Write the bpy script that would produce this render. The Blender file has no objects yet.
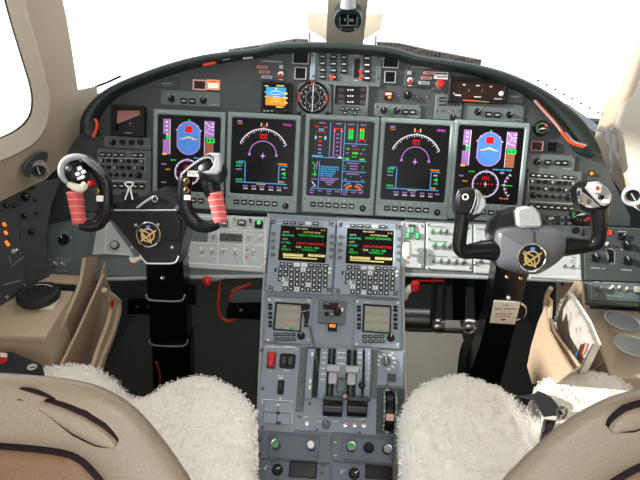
import bpy, math, random
from mathutils import Vector, Matrix
random.seed(7)
C = bpy.context.scene.collection
R_ = math.radians
# ------------------------------------------------------------------ camera
F = 540.0
CAM = Vector((0.0, 0.0, 1.45))
YAW, PITCH, ROLL = R_(2.35), R_(28.0), R_(2.3)
RM = Matrix.Rotation(YAW, 3, 'Z') @ Matrix.Rotation(R_(90) - PITCH, 3, 'X') @ Matrix.Rotation(ROLL, 3, 'Z')
def ray(x, y): return RM @ Vector(((x - 320) / F, -(y - 240) / F, -1.0))
def Ud(x, y, d): return CAM + ray(x, y) * d                  # a point at a depth
def Ux(x, y, X): r = ray(x, y); return CAM + r * ((X - CAM.x) / r.x)
def Uy(x, y, Y): r = ray(x, y); return CAM + r * ((Y - CAM.y) / r.y)
def Uz(x, y, Z): r = ray(x, y); return CAM + r * ((Z - CAM.z) / r.z)
class Pl:
    """a real plane of the cockpit: origin, right, up, normal"""
    def __init__(s, o, ex, ey):
        s.o = Vector(o); s.ex = Vector(ex).normalized(); ey = Vector(ey)
        s.ey = (ey - s.ex * ey.dot(s.ex)).normalized(); s.n = s.ex.cross(s.ey)
        M = Matrix((s.ex, s.ey, s.n)).transposed().to_4x4(); M.translation = s.o; s.M = M
    def at(s, x, y, h=0.0):
        r = ray(x, y); q = s.o + s.n * h
        p = CAM + r * ((q - CAM).dot(s.n) / r.dot(s.n)) - q
        return Vector((p.dot(s.ex), p.dot(s.ey)))
    def w(s, u, v, h=0.0): return s.o + s.ex * u + s.ey * v + s.n * h
    def off(s, h): return Pl(s.o + s.n * h, s.ex, s.ey)
def tilt(o, t): return Pl(o, (1, 0, 0), (0, math.sin(R_(t)), math.cos(R_(t))))
def pl3(o, a, b): return Pl(o, a - o, b - o)
P1 = tilt(Ud(340, 165, 1.58), 20)                            # main instrument panel
_q = P1.at(337, 214.5); P2 = tilt(P1.w(_q.x, _q.y, 0.02), 42)  # lower switch panels and keyboard bay
_q = P2.at(333, 298); P4 = tilt(P2.w(_q.x, _q.y, 0), 48)     # pedestal, lever bay
_q = P4.at(332, 433); P5 = tilt(P4.w(_q.x, _q.y, 0), 56)     # pedestal, rear

# ------------------------------------------------------------------ materials
def lin(c):
    f = lambda v: v / 12.92 if v <= .04045 else ((v + .055) / 1.055) ** 2.4
    return tuple(f(v / 255) for v in c) + (1.0,)
MATS = {}
def mat(name, rgb, rough=.5, metal=0, bump=0, scale=60, emit=0, var=.10, spec=.5, detail=3, stretch=None, blotch=None, sheen=0):
    m = bpy.data.materials.new(name); m.use_nodes = True; nt = m.node_tree; N = nt.nodes; L = nt.links
    b = N['Principled BSDF']; c = lin(rgb)
    b.inputs['Roughness'].default_value = rough; b.inputs['Metallic'].default_value = metal
    b.inputs['Specular IOR Level'].default_value = spec
    if sheen: b.inputs['Sheen Weight'].default_value = sheen
    tc = N.new('ShaderNodeTexCoord'); mp = N.new('ShaderNodeMapping'); L.new(tc.outputs['Object'], mp.inputs[0])
    if stretch: mp.inputs['Scale'].default_value = stretch
    n = N.new('ShaderNodeTexNoise'); n.inputs['Scale'].default_value = scale; n.inputs['Detail'].default_value = detail
    L.new(mp.outputs[0], n.inputs['Vector'])
    r = N.new('ShaderNodeValToRGB'); e = r.color_ramp.elements
    e[0].position, e[1].position = .3, .7
    e[0].color = tuple(v * (1 - var) for v in c[:3]) + (1,); e[1].color = tuple(min(1, v * (1 + var)) for v in c[:3]) + (1,)
    L.new(n.outputs['Fac'], r.inputs['Fac'])
    out = r.outputs['Color']
    if blotch:
        n2 = N.new('ShaderNodeTexNoise'); n2.inputs['Scale'].default_value = blotch[1]; n2.inputs['Detail'].default_value = 4
        L.new(tc.outputs['Object'], n2.inputs['Vector'])
        r2 = N.new('ShaderNodeValToRGB'); r2.color_ramp.elements[0].position, r2.color_ramp.elements[1].position = blotch[2], blotch[2] + .12
        L.new(n2.outputs['Fac'], r2.inputs['Fac'])
        mx = N.new('ShaderNodeMixRGB'); L.new(r2.outputs['Color'], mx.inputs['Fac'])
        L.new(out, mx.inputs['Color1']); mx.inputs['Color2'].default_value = lin(blotch[0]); out = mx.outputs['Color']
    L.new(out, b.inputs['Base Color'])
    if emit:
        L.new(r.outputs['Color'], b.inputs['Emission Color']); b.inputs['Emission Strength'].default_value = emit
    if bump:
        bp = N.new('ShaderNodeBump'); bp.inputs['Strength'].default_value = bump; bp.inputs['Distance'].default_value = .002
        L.new(n.outputs['Fac'], bp.inputs['Height']); L.new(bp.outputs['Normal'], b.inputs['Normal'])
    MATS[name] = m; return m
def M(k): return MATS[k]
mat('panel', (92, 102, 101), .55, bump=.15, scale=900, var=.07)
mat('panel_dark', (62, 68, 68), .55, bump=.15, scale=900, var=.08)
mat('panel_light', (178, 183, 182), .5, bump=.1, scale=700, var=.05)
mat('panel_blue', (134, 145, 155), .5, bump=.12, scale=800, var=.06)
mat('bezel', (128, 142, 140), .45, bump=.1, scale=900, var=.05)
mat('cdu_grey', (140, 150, 160), .5, bump=.1, scale=900, var=.05)
mat('black', (18, 19, 20), .45, bump=.1, scale=500, var=.2, spec=.25)
mat('gloss_black', (13, 13, 15), .28, scale=300, var=.2, spec=.32)
mat('panel_black', (44, 49, 50), .55, bump=.15, scale=900, var=.08)  # panel grey darkened: shade put into the colour of side panel and lower walls
mat('brushed', (205, 205, 202), .5, .6, scale=60, var=.06, stretch=(1, 14, 1))
mat('rubber', (26, 30, 29), .6, bump=.3, scale=500, var=.2)
mat('hood', (30, 42, 38), .42, bump=.25, scale=600, var=.15)
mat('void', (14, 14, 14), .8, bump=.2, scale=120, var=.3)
mat('screen', (9, 10, 11), .28, scale=50, var=.05, spec=.2)
mat('panel_slate', (96, 104, 115), .5, bump=.12, scale=800, var=.06)
mat('vent_grey', (128, 122, 114), .4, scale=300, var=.08)
mat('brown_screen', (42, 24, 22), .2, scale=50, var=.1)
mat('lcd', (150, 152, 138), .3, scale=40, var=.12, stretch=(.4, 2, 1))
mat('white', (232, 232, 226), .5, scale=200, var=.03)
mat('mark', (205, 210, 205), .6, scale=300, var=.05)
mat('mark_dim', (150, 158, 155), .6, scale=300, var=.05)
mat('metal', (190, 190, 188), .3, 1, scale=300, var=.06)
mat('chrome', (225, 225, 228), .13, 1, scale=200, var=.04)
mat('dark_metal', (112, 112, 108), .4, .9, bump=.2, scale=200, var=.15)
mat('brass', (196, 160, 96), .35, 1, scale=300, var=.1)
mat('gold', (218, 190, 128), .3, .8, scale=300, var=.1)
mat('red', (200, 22, 26), .4, scale=200, var=.08)
mat('pink_wrap', (222, 92, 92), .6, bump=.3, scale=400, var=.1)
mat('pale_pink', (226, 176, 168), .6, scale=300, var=.05)
mat('orange', (226, 78, 30), .45, scale=200, var=.1)
mat('label_pink', (176, 118, 116), .6, scale=300, var=.08)
mat('ivory', (226, 222, 204), .4, scale=200, var=.04)
mat('green_paint', (60, 150, 84), .4, scale=200, var=.1)
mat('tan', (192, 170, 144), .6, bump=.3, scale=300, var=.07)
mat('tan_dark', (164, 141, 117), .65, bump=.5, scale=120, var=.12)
mat('liner', (176, 158, 134), .7, bump=.15, scale=500, var=.04)
mat('liner_cream', (206, 194, 174), .6, bump=.1, scale=500, var=.03)
mat('leather', (146, 132, 113), .38, bump=.4, scale=260, var=.08, blotch=((112, 84, 60), 6, .6))
mat('leather_brown', (124, 92, 68), .5, bump=.5, scale=240, var=.1, blotch=((96, 68, 50), 9, .6))
mat('leather_dark', (34, 26, 30), .6, bump=.3, scale=200, var=.2, spec=.12)
mat('fleece', (245, 241, 232), .95, bump=.6, scale=120, var=.06, spec=.1, sheen=.3)
mat('webbing', (34, 37, 42), .75, bump=.6, scale=900, var=.2, stretch=(1, 4, 1))
mat('carpet', (52, 50, 46), .95, bump=.8, scale=400, var=.3, spec=.1)
mat('carpet_beige', (176, 168, 150), .9, bump=.6, scale=300, var=.08, spec=.1)
mat('paper', (226, 222, 212), .7, scale=80, var=.04)
mat('paper_print', (156, 152, 144), .7, scale=14, var=.12, blotch=((120, 110, 104), 40, .56))
mat('silver_plastic', (164, 166, 168), .35, scale=100, var=.05)
mat('yoke_grey', (90, 92, 97), .38, bump=.12, scale=700, var=.06)
mat('plane_white', (235, 238, 240), .5, scale=5, var=.02)
for k, c, e in (('e_white', (215, 205, 220), .75), ('e_violet', (164, 120, 190), .75), ('e_magenta', (225, 60, 205), .8), ('e_red', (225, 20, 28), .8),
                ('e_green', (35, 200, 70), .7), ('e_cyan', (60, 175, 215), .7), ('e_teal', (40, 190, 150), .7), ('e_blue', (70, 118, 190), .8), ('e_sky', (60, 150, 205), .8),
                ('e_brown', (140, 82, 62), .7), ('e_orange', (225, 135, 40), .8), ('e_amber', (225, 175, 70), .8), ('e_yellow', (225, 215, 110), .75),
                ('e_tan', (205, 190, 120), .7), ('e_tape', (150, 104, 168), .75), ('e_line', (86, 150, 200), .6), ('e_dim', (70, 60, 62), .5),
                ('lamp_orange', (255, 120, 40), 1.3), ('lamp_red', (255, 50, 30), 1.2), ('lamp_warm', (255, 226, 190), 1.3), ('lamp_green', (70, 255, 110), .9)):
    mat(k, c, .5, emit=e * (.8 if k[0] == 'e' else 1), scale=100, var=.03, spec=.1)
def glass_mat():
    m = bpy.data.materials.new('window_glass'); m.use_nodes = True; nt = m.node_tree; N = nt.nodes; N.clear()
    o = N.new('ShaderNodeOutputMaterial'); mx = N.new('ShaderNodeMixShader'); t = N.new('ShaderNodeBsdfTransparent'); g = N.new('ShaderNodeBsdfGlossy')
    f = N.new('ShaderNodeLayerWeight'); f.inputs[0].default_value = .5; p = N.new('ShaderNodeMath'); p.operation = 'POWER'; p.inputs[1].default_value = 5
    q = N.new('ShaderNodeMath'); q.operation = 'MULTIPLY_ADD'; q.inputs[1].default_value = .3; q.inputs[2].default_value = .02
    t.inputs[0].default_value = (.97, .98, .98, 1); g.inputs['Roughness'].default_value = .03
    L = nt.links.new; L(f.outputs['Facing'], p.inputs[0]); L(p.outputs[0], q.inputs[0]); L(q.outputs[0], mx.inputs[0]); L(t.outputs[0], mx.inputs[1]); L(g.outputs[0], mx.inputs[2]); L(mx.outputs[0], o.inputs[0])
    MATS['window_glass'] = m
glass_mat()

# ------------------------------------------------------------------ mesh builder
_text = {}
def text_geo(s):
    if s not in _text:
        cu = bpy.data.curves.new('lettering', 'FONT'); cu.body = s; cu.align_x = 'CENTER'; cu.align_y = 'CENTER'; cu.resolution_u = 2
        ob = bpy.data.objects.new('lettering', cu); C.objects.link(ob)
        me = bpy.data.meshes.new_from_object(ob.evaluated_get(bpy.context.evaluated_depsgraph_get()))
        g = ([v.co.copy() for v in me.vertices], [tuple(p.vertices) for p in me.polygons])
        bpy.data.objects.remove(ob); bpy.data.curves.remove(cu); bpy.data.meshes.remove(me)
        w = max(v.x for v in g[0]) - min(v.x for v in g[0]); _text[s] = (g, w)
    return _text[s]
class MB:
    def __init__(s): s.v = []; s.f = []; s.m = []; s.mats = []
    def mi(s, k):
        if k not in s.mats: s.mats.append(k)
        return s.mats.index(k)
    def add(s, vs, fs, k, T=None):
        b = len(s.v); i = s.mi(k)
        for v in vs:
            v = Vector(v); s.v.append(T @ v if T else v)
        for f in fs: s.f.append(tuple(b + j for j in f)); s.m.append(i)
        return s
    def rings(s, rs, k, cap0=True, cap1=True, closed=True, T=None):
        n = len(rs[0]); vs = [p for r in rs for p in r]; fs = []
        for a in range(len(rs) - 1):
            for j in range(n if closed else n - 1):
                j2 = (j + 1) % n; fs.append((a * n + j, a * n + j2, (a + 1) * n + j2, (a + 1) * n + j))
        if cap0: fs.append(tuple(range(n - 1, -1, -1)))
        if cap1: fs.append(tuple((len(rs) - 1) * n + j for j in range(n)))
        return s.add(vs, fs, k, T)
    def box(s, a, b, k, T=None):
        x0, y0, z0 = a; x1, y1, z1 = b
        return s.rings([[(x0, y0, z), (x1, y0, z), (x1, y1, z), (x0, y1, z)] for z in (z0, z1)], k, T=T)
    def rbox(s, x0, y0, x1, y1, z0, z1, k, rc=.002, bv=.001, T=None, seg=3):
        a, b = rr(x0, y0, x1, y1, rc, seg), rr(x0 + bv, y0 + bv, x1 - bv, y1 - bv, max(rc - bv, 1e-5), seg)
        return s.rings([[(p[0], p[1], z0) for p in a], [(p[0], p[1], z1 - bv) for p in a], [(p[0], p[1], z1) for p in b]], k, T=T)
    def frame(s, o, i, z0, z1, zi, k, rco=.004, rci=.004, bv=.0015, seg=4):
        A = rr(*o, rco, seg); B = rr(o[0] + bv, o[1] + bv, o[2] - bv, o[3] - bv, rco, seg)
        D = rr(i[0] - bv, i[1] - bv, i[2] + bv, i[3] + bv, rci, seg); E = rr(*i, rci, seg)
        z = lambda P, h: [(p[0], p[1], h) for p in P]
        return s.rings([z(A, z0), z(A, z1 - bv), z(B, z1), z(D, z1), z(E, z1 - bv), z(E, zi)], k, cap0=False, cap1=False)
    def lathe(s, prof, k, n=24, T=None, cap0=True, cap1=True):
        return s.rings([[(r * math.cos(2 * math.pi * j / n), r * math.sin(2 * math.pi * j / n), z) for j in range(n)] for r, z in prof], k, cap0, cap1, T=T)
    def cyl(s, x, y, r, z0, z1, k, n=20, bv=0):
        pr = [(r, z0), (r, z1)] if not bv else [(r, z0), (r, z1 - bv), (r - bv, z1)]
        return s.lathe(pr, k, n, Matrix.Translation((x, y, 0)))
    def prism(s, pts, z0, z1, k, T=None, bv=0):
        rs = [[(p[0], p[1], z0) for p in pts], [(p[0], p[1], z1 - bv) for p in pts]]
        if bv: rs.append([(p[0], p[1], z1) for p in inset(pts, bv)])
        return s.rings(rs, k, T=T)
    def tube(s, pts, r, k, n=10, cap=True, flat=None, T=None):
        pts = [Vector(p) for p in pts]; rs = []; m = len(pts); up = None
        for i, p in enumerate(pts):
            t = (pts[min(i + 1, m - 1)] - pts[max(i - 1, 0)]).normalized()
            if flat: a = Vector(flat); a = (a - t * a.dot(t)).normalized()
            elif up is None: a = t.orthogonal().normalized()
            else: a = (up - t * up.dot(t)).normalized()
            up = a; b = t.cross(a); q = r[i] if isinstance(r, list) else r
            ra, rb = q if isinstance(q, (list, tuple)) else (q, q)
            rs.append([p + a * (ra * math.cos(2 * math.pi * j / n)) + b * (rb * math.sin(2 * math.pi * j / n)) for j in range(n)])
        return s.rings(rs, k, cap, cap, T=T)
    def text(s, t, x, y, z, h, k, w=None, rot=0):
        g, tw = text_geo(t); sy = h / .72; sx = sy if w is None else w / max(tw, 1e-4)
        T = Matrix.Translation((x, y, z)) @ Matrix.Rotation(rot, 4, 'Z') @ Matrix.Diagonal((sx, sy, 1, 1))
        return s.add(g[0], g[1], k, T)
    def bar(s, x0, y0, x1, y1, z, k): return s.add([(x0, y0, z), (x1, y0, z), (x1, y1, z), (x0, y1, z)], [(0, 1, 2, 3)], k)
    def line(s, pts, w, z, k, closed=False):
        pts = [Vector((p[0], p[1])) for p in pts]; n = len(pts); L = []; Rr = []
        for i, p in enumerate(pts):
            a = pts[(i - 1) % n] if closed or i else p; b = pts[(i + 1) % n] if closed or i < n - 1 else p
            t = (b - a).normalized(); q = Vector((-t.y, t.x)) * w / 2; L.append((*(p + q), z)); Rr.append((*(p - q), z))
        fs = [(n + i, n + (i + 1) % n, (i + 1) % n, i) for i in range(n if closed else n - 1)]
        return s.add(L + Rr, fs, k)
    def poly(s, pts, z, k): return s.add([(p[0], p[1], z) for p in pts], [tuple(range(len(pts)))], k)
    def mesh(s, name, smooth=True, ang=40):
        me = bpy.data.meshes.new(name); me.from_pydata([tuple(v) for v in s.v], [], s.f)
        for k in s.mats: me.materials.append(MATS[k])
        me.polygons.foreach_set('material_index', s.m)
        if smooth:
            me.polygons.foreach_set('use_smooth', [True] * len(s.f)); me.set_sharp_from_angle(angle=R_(ang))
        me.update(); return me
    def obj(s, name, parent=None, smooth=True, ang=40):
        o = bpy.data.objects.new(name, s.mesh(name, smooth, ang)); C.objects.link(o)
        if parent: o.parent = parent
        return o
def rr(x0, y0, x1, y1, r, seg=3):
    r = min(r, (x1 - x0) / 2 - 1e-5, (y1 - y0) / 2 - 1e-5); P = []
    for cx, cy, a in ((x1 - r, y0 + r, -90), (x1 - r, y1 - r, 0), (x0 + r, y1 - r, 90), (x0 + r, y0 + r, 180)):
        for i in range(seg + 1):
            t = R_(a + 90 * i / seg); P.append((cx + r * math.cos(t), cy + r * math.sin(t)))
    return P
def inset(pts, d):
    n = len(pts); out = []; A = sum(pts[i][0] * pts[(i + 1) % n][1] - pts[(i + 1) % n][0] * pts[i][1] for i in range(n)); sg = 1 if A > 0 else -1
    for i in range(n):
        a, b, c = Vector(pts[i - 1][:2]), Vector(pts[i][:2]), Vector(pts[(i + 1) % n][:2])
        t = (b - a).normalized() + (c - b).normalized(); t.normalize(); out.append(b + Vector((-t.y, t.x)) * d * sg)
    return out
def arc(cx, cy, r, a0, a1, n=24, ry=None):
    return [(cx + r * math.cos(R_(a0 + (a1 - a0) * i / n)), cy + (ry or r) * math.sin(R_(a0 + (a1 - a0) * i / n))) for i in range(n + 1)]
def smooth_path(P, n=6):
    P = [Vector(p) for p in P]; out = []
    for i in range(len(P) - 1):
        a, b, c, d = P[max(i - 1, 0)], P[i], P[i + 1], P[min(i + 2, len(P) - 1)]
        for j in range(n):
            t = j / n; out.append(.5 * ((2 * b) + (c - a) * t + (2 * a - 5 * b + 4 * c - d) * t * t + (3 * b - a - 3 * c + d) * t ** 3))
    out.append(P[-1]); return out
def smooth_closed(P, n=4):
    P = [Vector(p) for p in P]; L = smooth_path(P[-2:] + P + P[:2], n); return L[2 * n:(2 + len(P)) * n]
def tag(o, label=None, cat=None, group=None, kind=None):
    for k, v in (('label', label), ('category', cat), ('group', group), ('kind', kind)):
        if v: o[k] = v
    return o
def empty(name, label, cat, M4, group=None):
    o = bpy.data.objects.new(name, None); o.empty_display_size = .02; C.objects.link(o); o.matrix_world = M4
    return tag(o, label, cat, group, 'thing')
def struct(o): o['kind'] = 'structure'; return o

# unit meshes shared by many parts
_unit = {}
def unit(kind, *ks):
    key = (kind,) + ks
    if key in _unit: return _unit[key]
    b = MB()
    if kind == 'knob':           # fluted, with pointer
        b.lathe([(1, 0), (1, .25), (.9, .32)], ks[0], 24)
        n = 32; f = lambda r, z: [(r * (1 - .07 * (j % 2)) * math.cos(2 * math.pi * j / n), r * (1 - .07 * (j % 2)) * math.sin(2 * math.pi * j / n), z) for j in range(n)]
        b.rings([f(.8, .3), f(.76, 1.25), f(.66, 1.38)], ks[0], cap0=False)
        b.box((-.07, .05, 1.36), (.07, .66, 1.42), ks[1])
    elif kind == 'cap':          # smooth cylinder knob with a coloured top
        b.lathe([(1, 0), (1, .9), (.9, 1.05)], ks[0], 24); b.lathe([(.72, 1.0), (.72, 1.1), (.6, 1.14)], ks[1], 20)
    elif kind == 'tall':         # dark stem, bright collar, coloured top
        b.lathe([(1, 0), (.95, .3), (.8, .4), (.8, 2.6)], ks[0], 24); b.lathe([(.86, 2.5), (1, 2.6), (1, 3.2), (.86, 3.45), (.72, 3.4)], ks[1], 24, cap0=False); b.lathe([(.7, 3.2), (.68, 3.6), (.5, 3.7)], ks[2], 20)
    elif kind == 'bar_knob':     # rotary with a raised finger bar
        b.lathe([(1, 0), (1, .3), (.92, .38)], ks[0], 24); b.rbox(-.28, -.95, .28, .95, .3, 1.1, ks[0], .2, .08); b.box((-.06, .1, 1.08), (.06, .92, 1.14), ks[1])
    elif kind == 'toggle':
        b.lathe([(1, 0), (1, .5), (.7, .55), (.7, .8)], ks[0], 6)
        b.tube([(0, 0, .6), (0, .35, 1.8), (0, .65, 2.8), (0, .7, 2.95)], [.36, .42, .6, .4], ks[1], 10)
    elif kind == 'key':
        b.rbox(-1, -1, 1, 1, 0, 1, ks[0], .35, .18); b.bar(-.42, -.5, .42, .5, 1.02, ks[1])
    elif kind == 'push':
        b.rbox(-1, -1, 1, 1, 0, 1, ks[0], .25, .15); b.bar(-.62, -.3, .62, .3, 1.02, ks[1])
    elif kind == 'screw':
        b.lathe([(1, 0), (1, .25), (.75, .45)], ks[0], 12); b.box((-.75, -.12, .44), (.75, .12, .47), ks[1])
    elif kind == 'pad':
        b.rbox(-1, -1, 1, 1, 0, 1, ks[0], .2, .1)
    elif kind == 'dome':
        b.lathe([(1, 0), (1, .3), (.85, .65), (.5, .9), (.1, 1)], ks[0], 16)
    _unit[key] = b.mesh(kind); return _unit[key]

class Mod:
    """one thing mounted on a plane; coordinates read off at its own depth"""
    def __init__(s, pl, name, label, cat, cx, cy, group=None, h=0.0):
        s.pl = pl.off(h) if h else pl; s.c = s.pl.at(cx, cy); s.k = (s.pl.at(cx + 1, cy) - s.c).x
        s.e = empty(name, label, cat, s.pl.M @ Matrix.Translation((s.c.x, s.c.y, 0)), group); s.g = MB(); s.z = .0004; s.par = s.e
    def p(s, x, y, h=0.0): return s.pl.at(x, y, h) - s.c
    def P(s, x, y, h=0.0): q = s.p(x, y, h); return Vector((q.x, q.y, h))
    def r(s, x0, y0, x1, y1, h=0.0):
        xc, yc = (x0 + x1) / 2, (y0 + y1) / 2
        return s.p(x0, yc, h).x, s.p(xc, y1, h).y, s.p(x1, yc, h).x, s.p(xc, y0, h).y
    def part(s, name, b, parent=None, label=None, ang=40, smooth=True):
        o = b.obj(name, parent or s.e, smooth, ang)
        if label: o['label'] = label
        return o
    def box(s, name, k, x0, y0, x1, y1, h0, h1, rc=.003, bv=.001, parent=None, label=None):
        return s.part(name, MB().rbox(*s.r(x0, y0, x1, y1, h1), h0, h1, k, rc, bv), parent, label)
    def put(s, name, me, x, y, sx, sy=None, sz=None, rot=0, h=0.0, parent=None, label=None):
        o = bpy.data.objects.new(name, me); C.objects.link(o); q = s.p(x, y, h)
        o.parent = parent or s.e; sx *= s.k; sy = sx if sy is None else sy * s.k
        o.location = (q.x, q.y, h); o.scale = (sx, sy, sx if sz is None else sz); o.rotation_euler = (0, 0, R_(rot))
        if label: o['label'] = label
        return o
    def mk(s, k, *rects, h=None):
        for x0, y0, x1, y1 in rects: s.g.bar(*s.r(x0, y0, x1, y1, h if h is not None else s.z), h if h is not None else s.z, k)
    def tx(s, k, t, x, y, hp, wp=None, h=None):
        z = h if h is not None else s.z; q = s.p(x, y, z); s.g.text(t, q.x, q.y, z, hp * s.k * 1.05, k, wp * s.k if wp else None)
    def ln(s, k, pts, w, closed=False, h=None):
        z = h if h is not None else s.z; s.g.line([s.p(x, y, z) for x, y in pts], w * s.k, z, k, closed)
    def outline(s, k, x0, y0, x1, y1, w=.6, h=None):
        z = h if h is not None else s.z; a, b, c, d = s.r(x0, y0, x1, y1, z); s.g.line(rr(a, b, c, d, .003, 3), w * s.k, z, k, True)
    def done(s, name='lettering', parent=None):
        if s.g.v: s.part(name, s.g, parent, smooth=False)
        s.g = MB()
# ------------------------------------------------------------------ the setting
def loft3(lines, mats_, name, ang=40):
    b = MB(); n = len(lines[0])
    for i, k in enumerate(mats_): b.rings([lines[i], lines[i + 1]], k, False, False, closed=False)
    return struct(b.obj(name, ang=ang))
b = MB(); b.box((-1.15, -.9, -.06), (1.15, 2.5, 0), 'carpet'); struct(b.obj('floor'))
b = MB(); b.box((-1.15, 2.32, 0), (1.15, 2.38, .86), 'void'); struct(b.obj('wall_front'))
WL = pl3(Ux(0, 210, -.84), Ux(90, 135, -.82), Ux(40, 0, -.70))
if WL.n.x < 0: WL = Pl(WL.o, -WL.ex, WL.ey)
WR = pl3(Ux(640, 225, .84), Ux(598, 150, .82), Ux(640, 20, .745))
if WR.n.x > 0: WR = Pl(WR.o, -WR.ex, WR.ey)
def on(pl, pts, h=0):
    return [pl.w(*pl.at(x, y, h), h) for x, y in pts]
G_ = [(-6, -20), (3, 20), (14, 58), (22, 88), (23, 104), (17, 117), (3, 128), (-20, 138), (-50, 146)]
S_ = [(-1, -20), (8, 15), (20, 55), (29, 85), (31, 103), (27, 118), (13, 131), (-15, 143), (-50, 153)]
K_ = [(20, -20), (27, 15), (37, 50), (47, 90), (49, 108), (45, 128), (30, 146), (-5, 163), (-50, 180)]
O_ = [(58, -20), (66, 15), (72, 50), (78, 90), (97, 86), (99, 128), (76, 150), (46, 179), (-50, 226)]
sp2 = lambda L: [(p.x, p.y) for p in smooth_path([Vector((x, y, 0)) for x, y in L], 5)]
G_, S_, K_ = sp2(G_), sp2(S_), sp2(K_); O_ = [tuple(Vector(O_[i]).lerp(Vector(O_[i + 1]), j / 5)) for i in range(8) for j in range(5)] + [O_[-1]]
loft3([on(WL, G_, -.045), on(WL, [(x + 2, y + 1) for x, y in G_], -.02), on(WL, S_, 0), on(WL, [(x + 1.2, y + .6) for x, y in S_], -.004), on(WL, [(x + 2.2, y + 1) for x, y in S_], .002), on(WL, K_, .014), on(WL, [(x + 1.6, y + .5) for x, y in K_], .006), on(WL, O_, 0), on(WL, O_, -.07)],
      ['liner_cream', 'liner_cream', 'black', 'liner_cream', 'liner_cream', 'liner', 'liner', 'liner'], 'wall_left')
OR_ = [(652, -20), (642, 28), (630, 60), (618, 92), (604, 104), (594, 140), (607, 172), (632, 206), (720, 262)]
IR_ = [(900, -40), (900, 40), (900, 80), (900, 110), (900, 140), (900, 170), (900, 200), (900, 260), (900, 330)]
loft3([on(WR, OR_, -.07), on(WR, OR_, 0), on(WR, [(x + 16, y + 2) for x, y in OR_], .01), on(WR, IR_, .01)][::-1], ['liner_cream', 'liner', 'liner'], 'wall_right')
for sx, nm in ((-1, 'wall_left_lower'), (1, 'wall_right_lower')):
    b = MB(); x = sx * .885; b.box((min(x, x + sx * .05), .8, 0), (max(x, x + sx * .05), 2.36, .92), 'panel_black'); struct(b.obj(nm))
for sx, nm in ((-1, 'wall_left_rear'), (1, 'wall_right_rear')):
    b = MB(); x = sx * .92
    b.box((min(x, x + sx * .04), -.9, 0), (max(x, x + sx * .04), .86, 1.13), 'liner'); b.box((min(x, x + sx * .04), -.9, 1.13), (max(x, x + sx * .04), (.5 if sx < 0 else .86), 1.75), 'liner'); struct(b.obj(nm))  # unseen left wall: gap and sill height shaped to steer the sun
b = MB(); b.rings([[(-1.0, -.9, 1.74), (1.0, -.9, 1.74)], [(-.98, 1.0, 1.74), (.98, 1.0, 1.74)], [(-.8, 1.26, 1.64), (.8, 1.26, 1.64)], [(-.74, 1.36, 1.58), (.74, 1.36, 1.58)]], 'liner_cream', False, False, closed=False)
b.rings([[(-1.0, -.9, 1.80), (1.0, -.9, 1.80)], [(-.98, 1.0, 1.80), (.98, 1.0, 1.80)], [(-.8, 1.26, 1.70), (.8, 1.26, 1.70)], [(-.74, 1.36, 1.58), (.74, 1.36, 1.58)]], 'liner_cream', False, False, closed=False)
struct(b.obj('ceiling'))
# windows: two windshield panes and the pilot's side pane
def pane(name, pts, th=.008):
    b = MB(); n = (pts[1] - pts[0]).cross(pts[2] - pts[0]).normalized() * th
    b.rings([[p for p in pts], [p + n for p in pts]], 'window_glass'); return struct(b.obj(name))
V = Vector
pane('window_1', [V((-.83, 1.74, 1.14)), V((-.06, 2.12, 1.14)), V((-.06, 1.44, 1.60)), V((-.72, 1.36, 1.56))])
pane('window_2', [V((.06, 2.12, 1.14)), V((.83, 1.74, 1.14)), V((.72, 1.36, 1.56)), V((.06, 1.44, 1.60))])
g = on(WL, G_, -.045); pane('window_3', g + [g[-1] + V((0, -.2, .1)), g[0] + V((0, -.3, .05))])

# ------------------------------------------------------------------ centre post and compass
def prism3(b, pts, d, k):
    d = V(d); return b.rings([[p for p in pts], [p + d for p in pts]], k)
post = empty('windshield_post', 'beige centre post between the two windshields, with two side wings', 'post', Matrix.Translation(Uy(346, 45, 1.84)))
def pobj(b, name, par, **kw):                                  # world-built part kept in place under its parent
    o = b.obj(name, None, **kw); o.parent = par; o.matrix_parent_inverse = par.matrix_world.inverted() if par.type == 'EMPTY' else Matrix(); return o
b = MB(); prism3(b, [V((-.05, 1.44, 1.60)), Uy(328, 0 - 60, 1.62), Uy(328, 0, 1.70), Uy(326, 43, 1.82), Uy(363, 44, 1.82), Uy(368, 0, 1.70), Uy(371, -60, 1.62), V((.05, 1.44, 1.60))], (0, .05, .02), 'liner_cream'); pobj(b, 'post_body', post)
b = MB(); prism3(b, [Uy(307, 12, 1.9), Uy(327, 14, 1.9), Uy(327, 41, 1.9), Uy(308, 29, 1.9)], (0, .04, 0), 'liner_cream'); pobj(b, 'side_wing', post)
b = MB(); prism3(b, [Uy(365, 15, 1.9), Uy(384, 13, 1.9), Uy(380, 30, 1.9), Uy(362, 41, 1.9)], (0, .04, 0), 'liner_cream'); pobj(b, 'side_wing', post)
CP = pl3(Uy(348, 18, 1.70), Uy(358, 18, 1.70), Uy(348, 8, 1.685))
m = Mod(CP, 'magnetic_compass', 'round black magnetic compass on the beige centre post', 'compass', 348, 18)
k = m.k
b = MB(); b.lathe([(14 * k, -.02), (14.4 * k, .004), (13.6 * k, .012), (11.5 * k, .013), (10.6 * k, .008)], 'hood', 40); m.part('housing', b)
b = MB(); b.rbox(-8 * k, -5 * k, 8.5 * k, 6.5 * k, .008, .0095, 'gloss_black', .004, .0005); w_ = m.part('card_window', b)
m.g.line([(-8 * k, 4 * k), (-8 * k, -5.5 * k), (9 * k, -5.5 * k), (9 * k, 4 * k)], .9 * k, .0125, 'mark_dim')
m.g.bar(-.4 * k, -5 * k, .4 * k, 7 * k, .0127, 'mark_dim')
m.g.text('3', -3 * k, .5 * k, .0128, 3.2 * k, 'mark'); m.g.text('30', 3.4 * k, .3 * k, .0128, 3.2 * k, 'mark')
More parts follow.
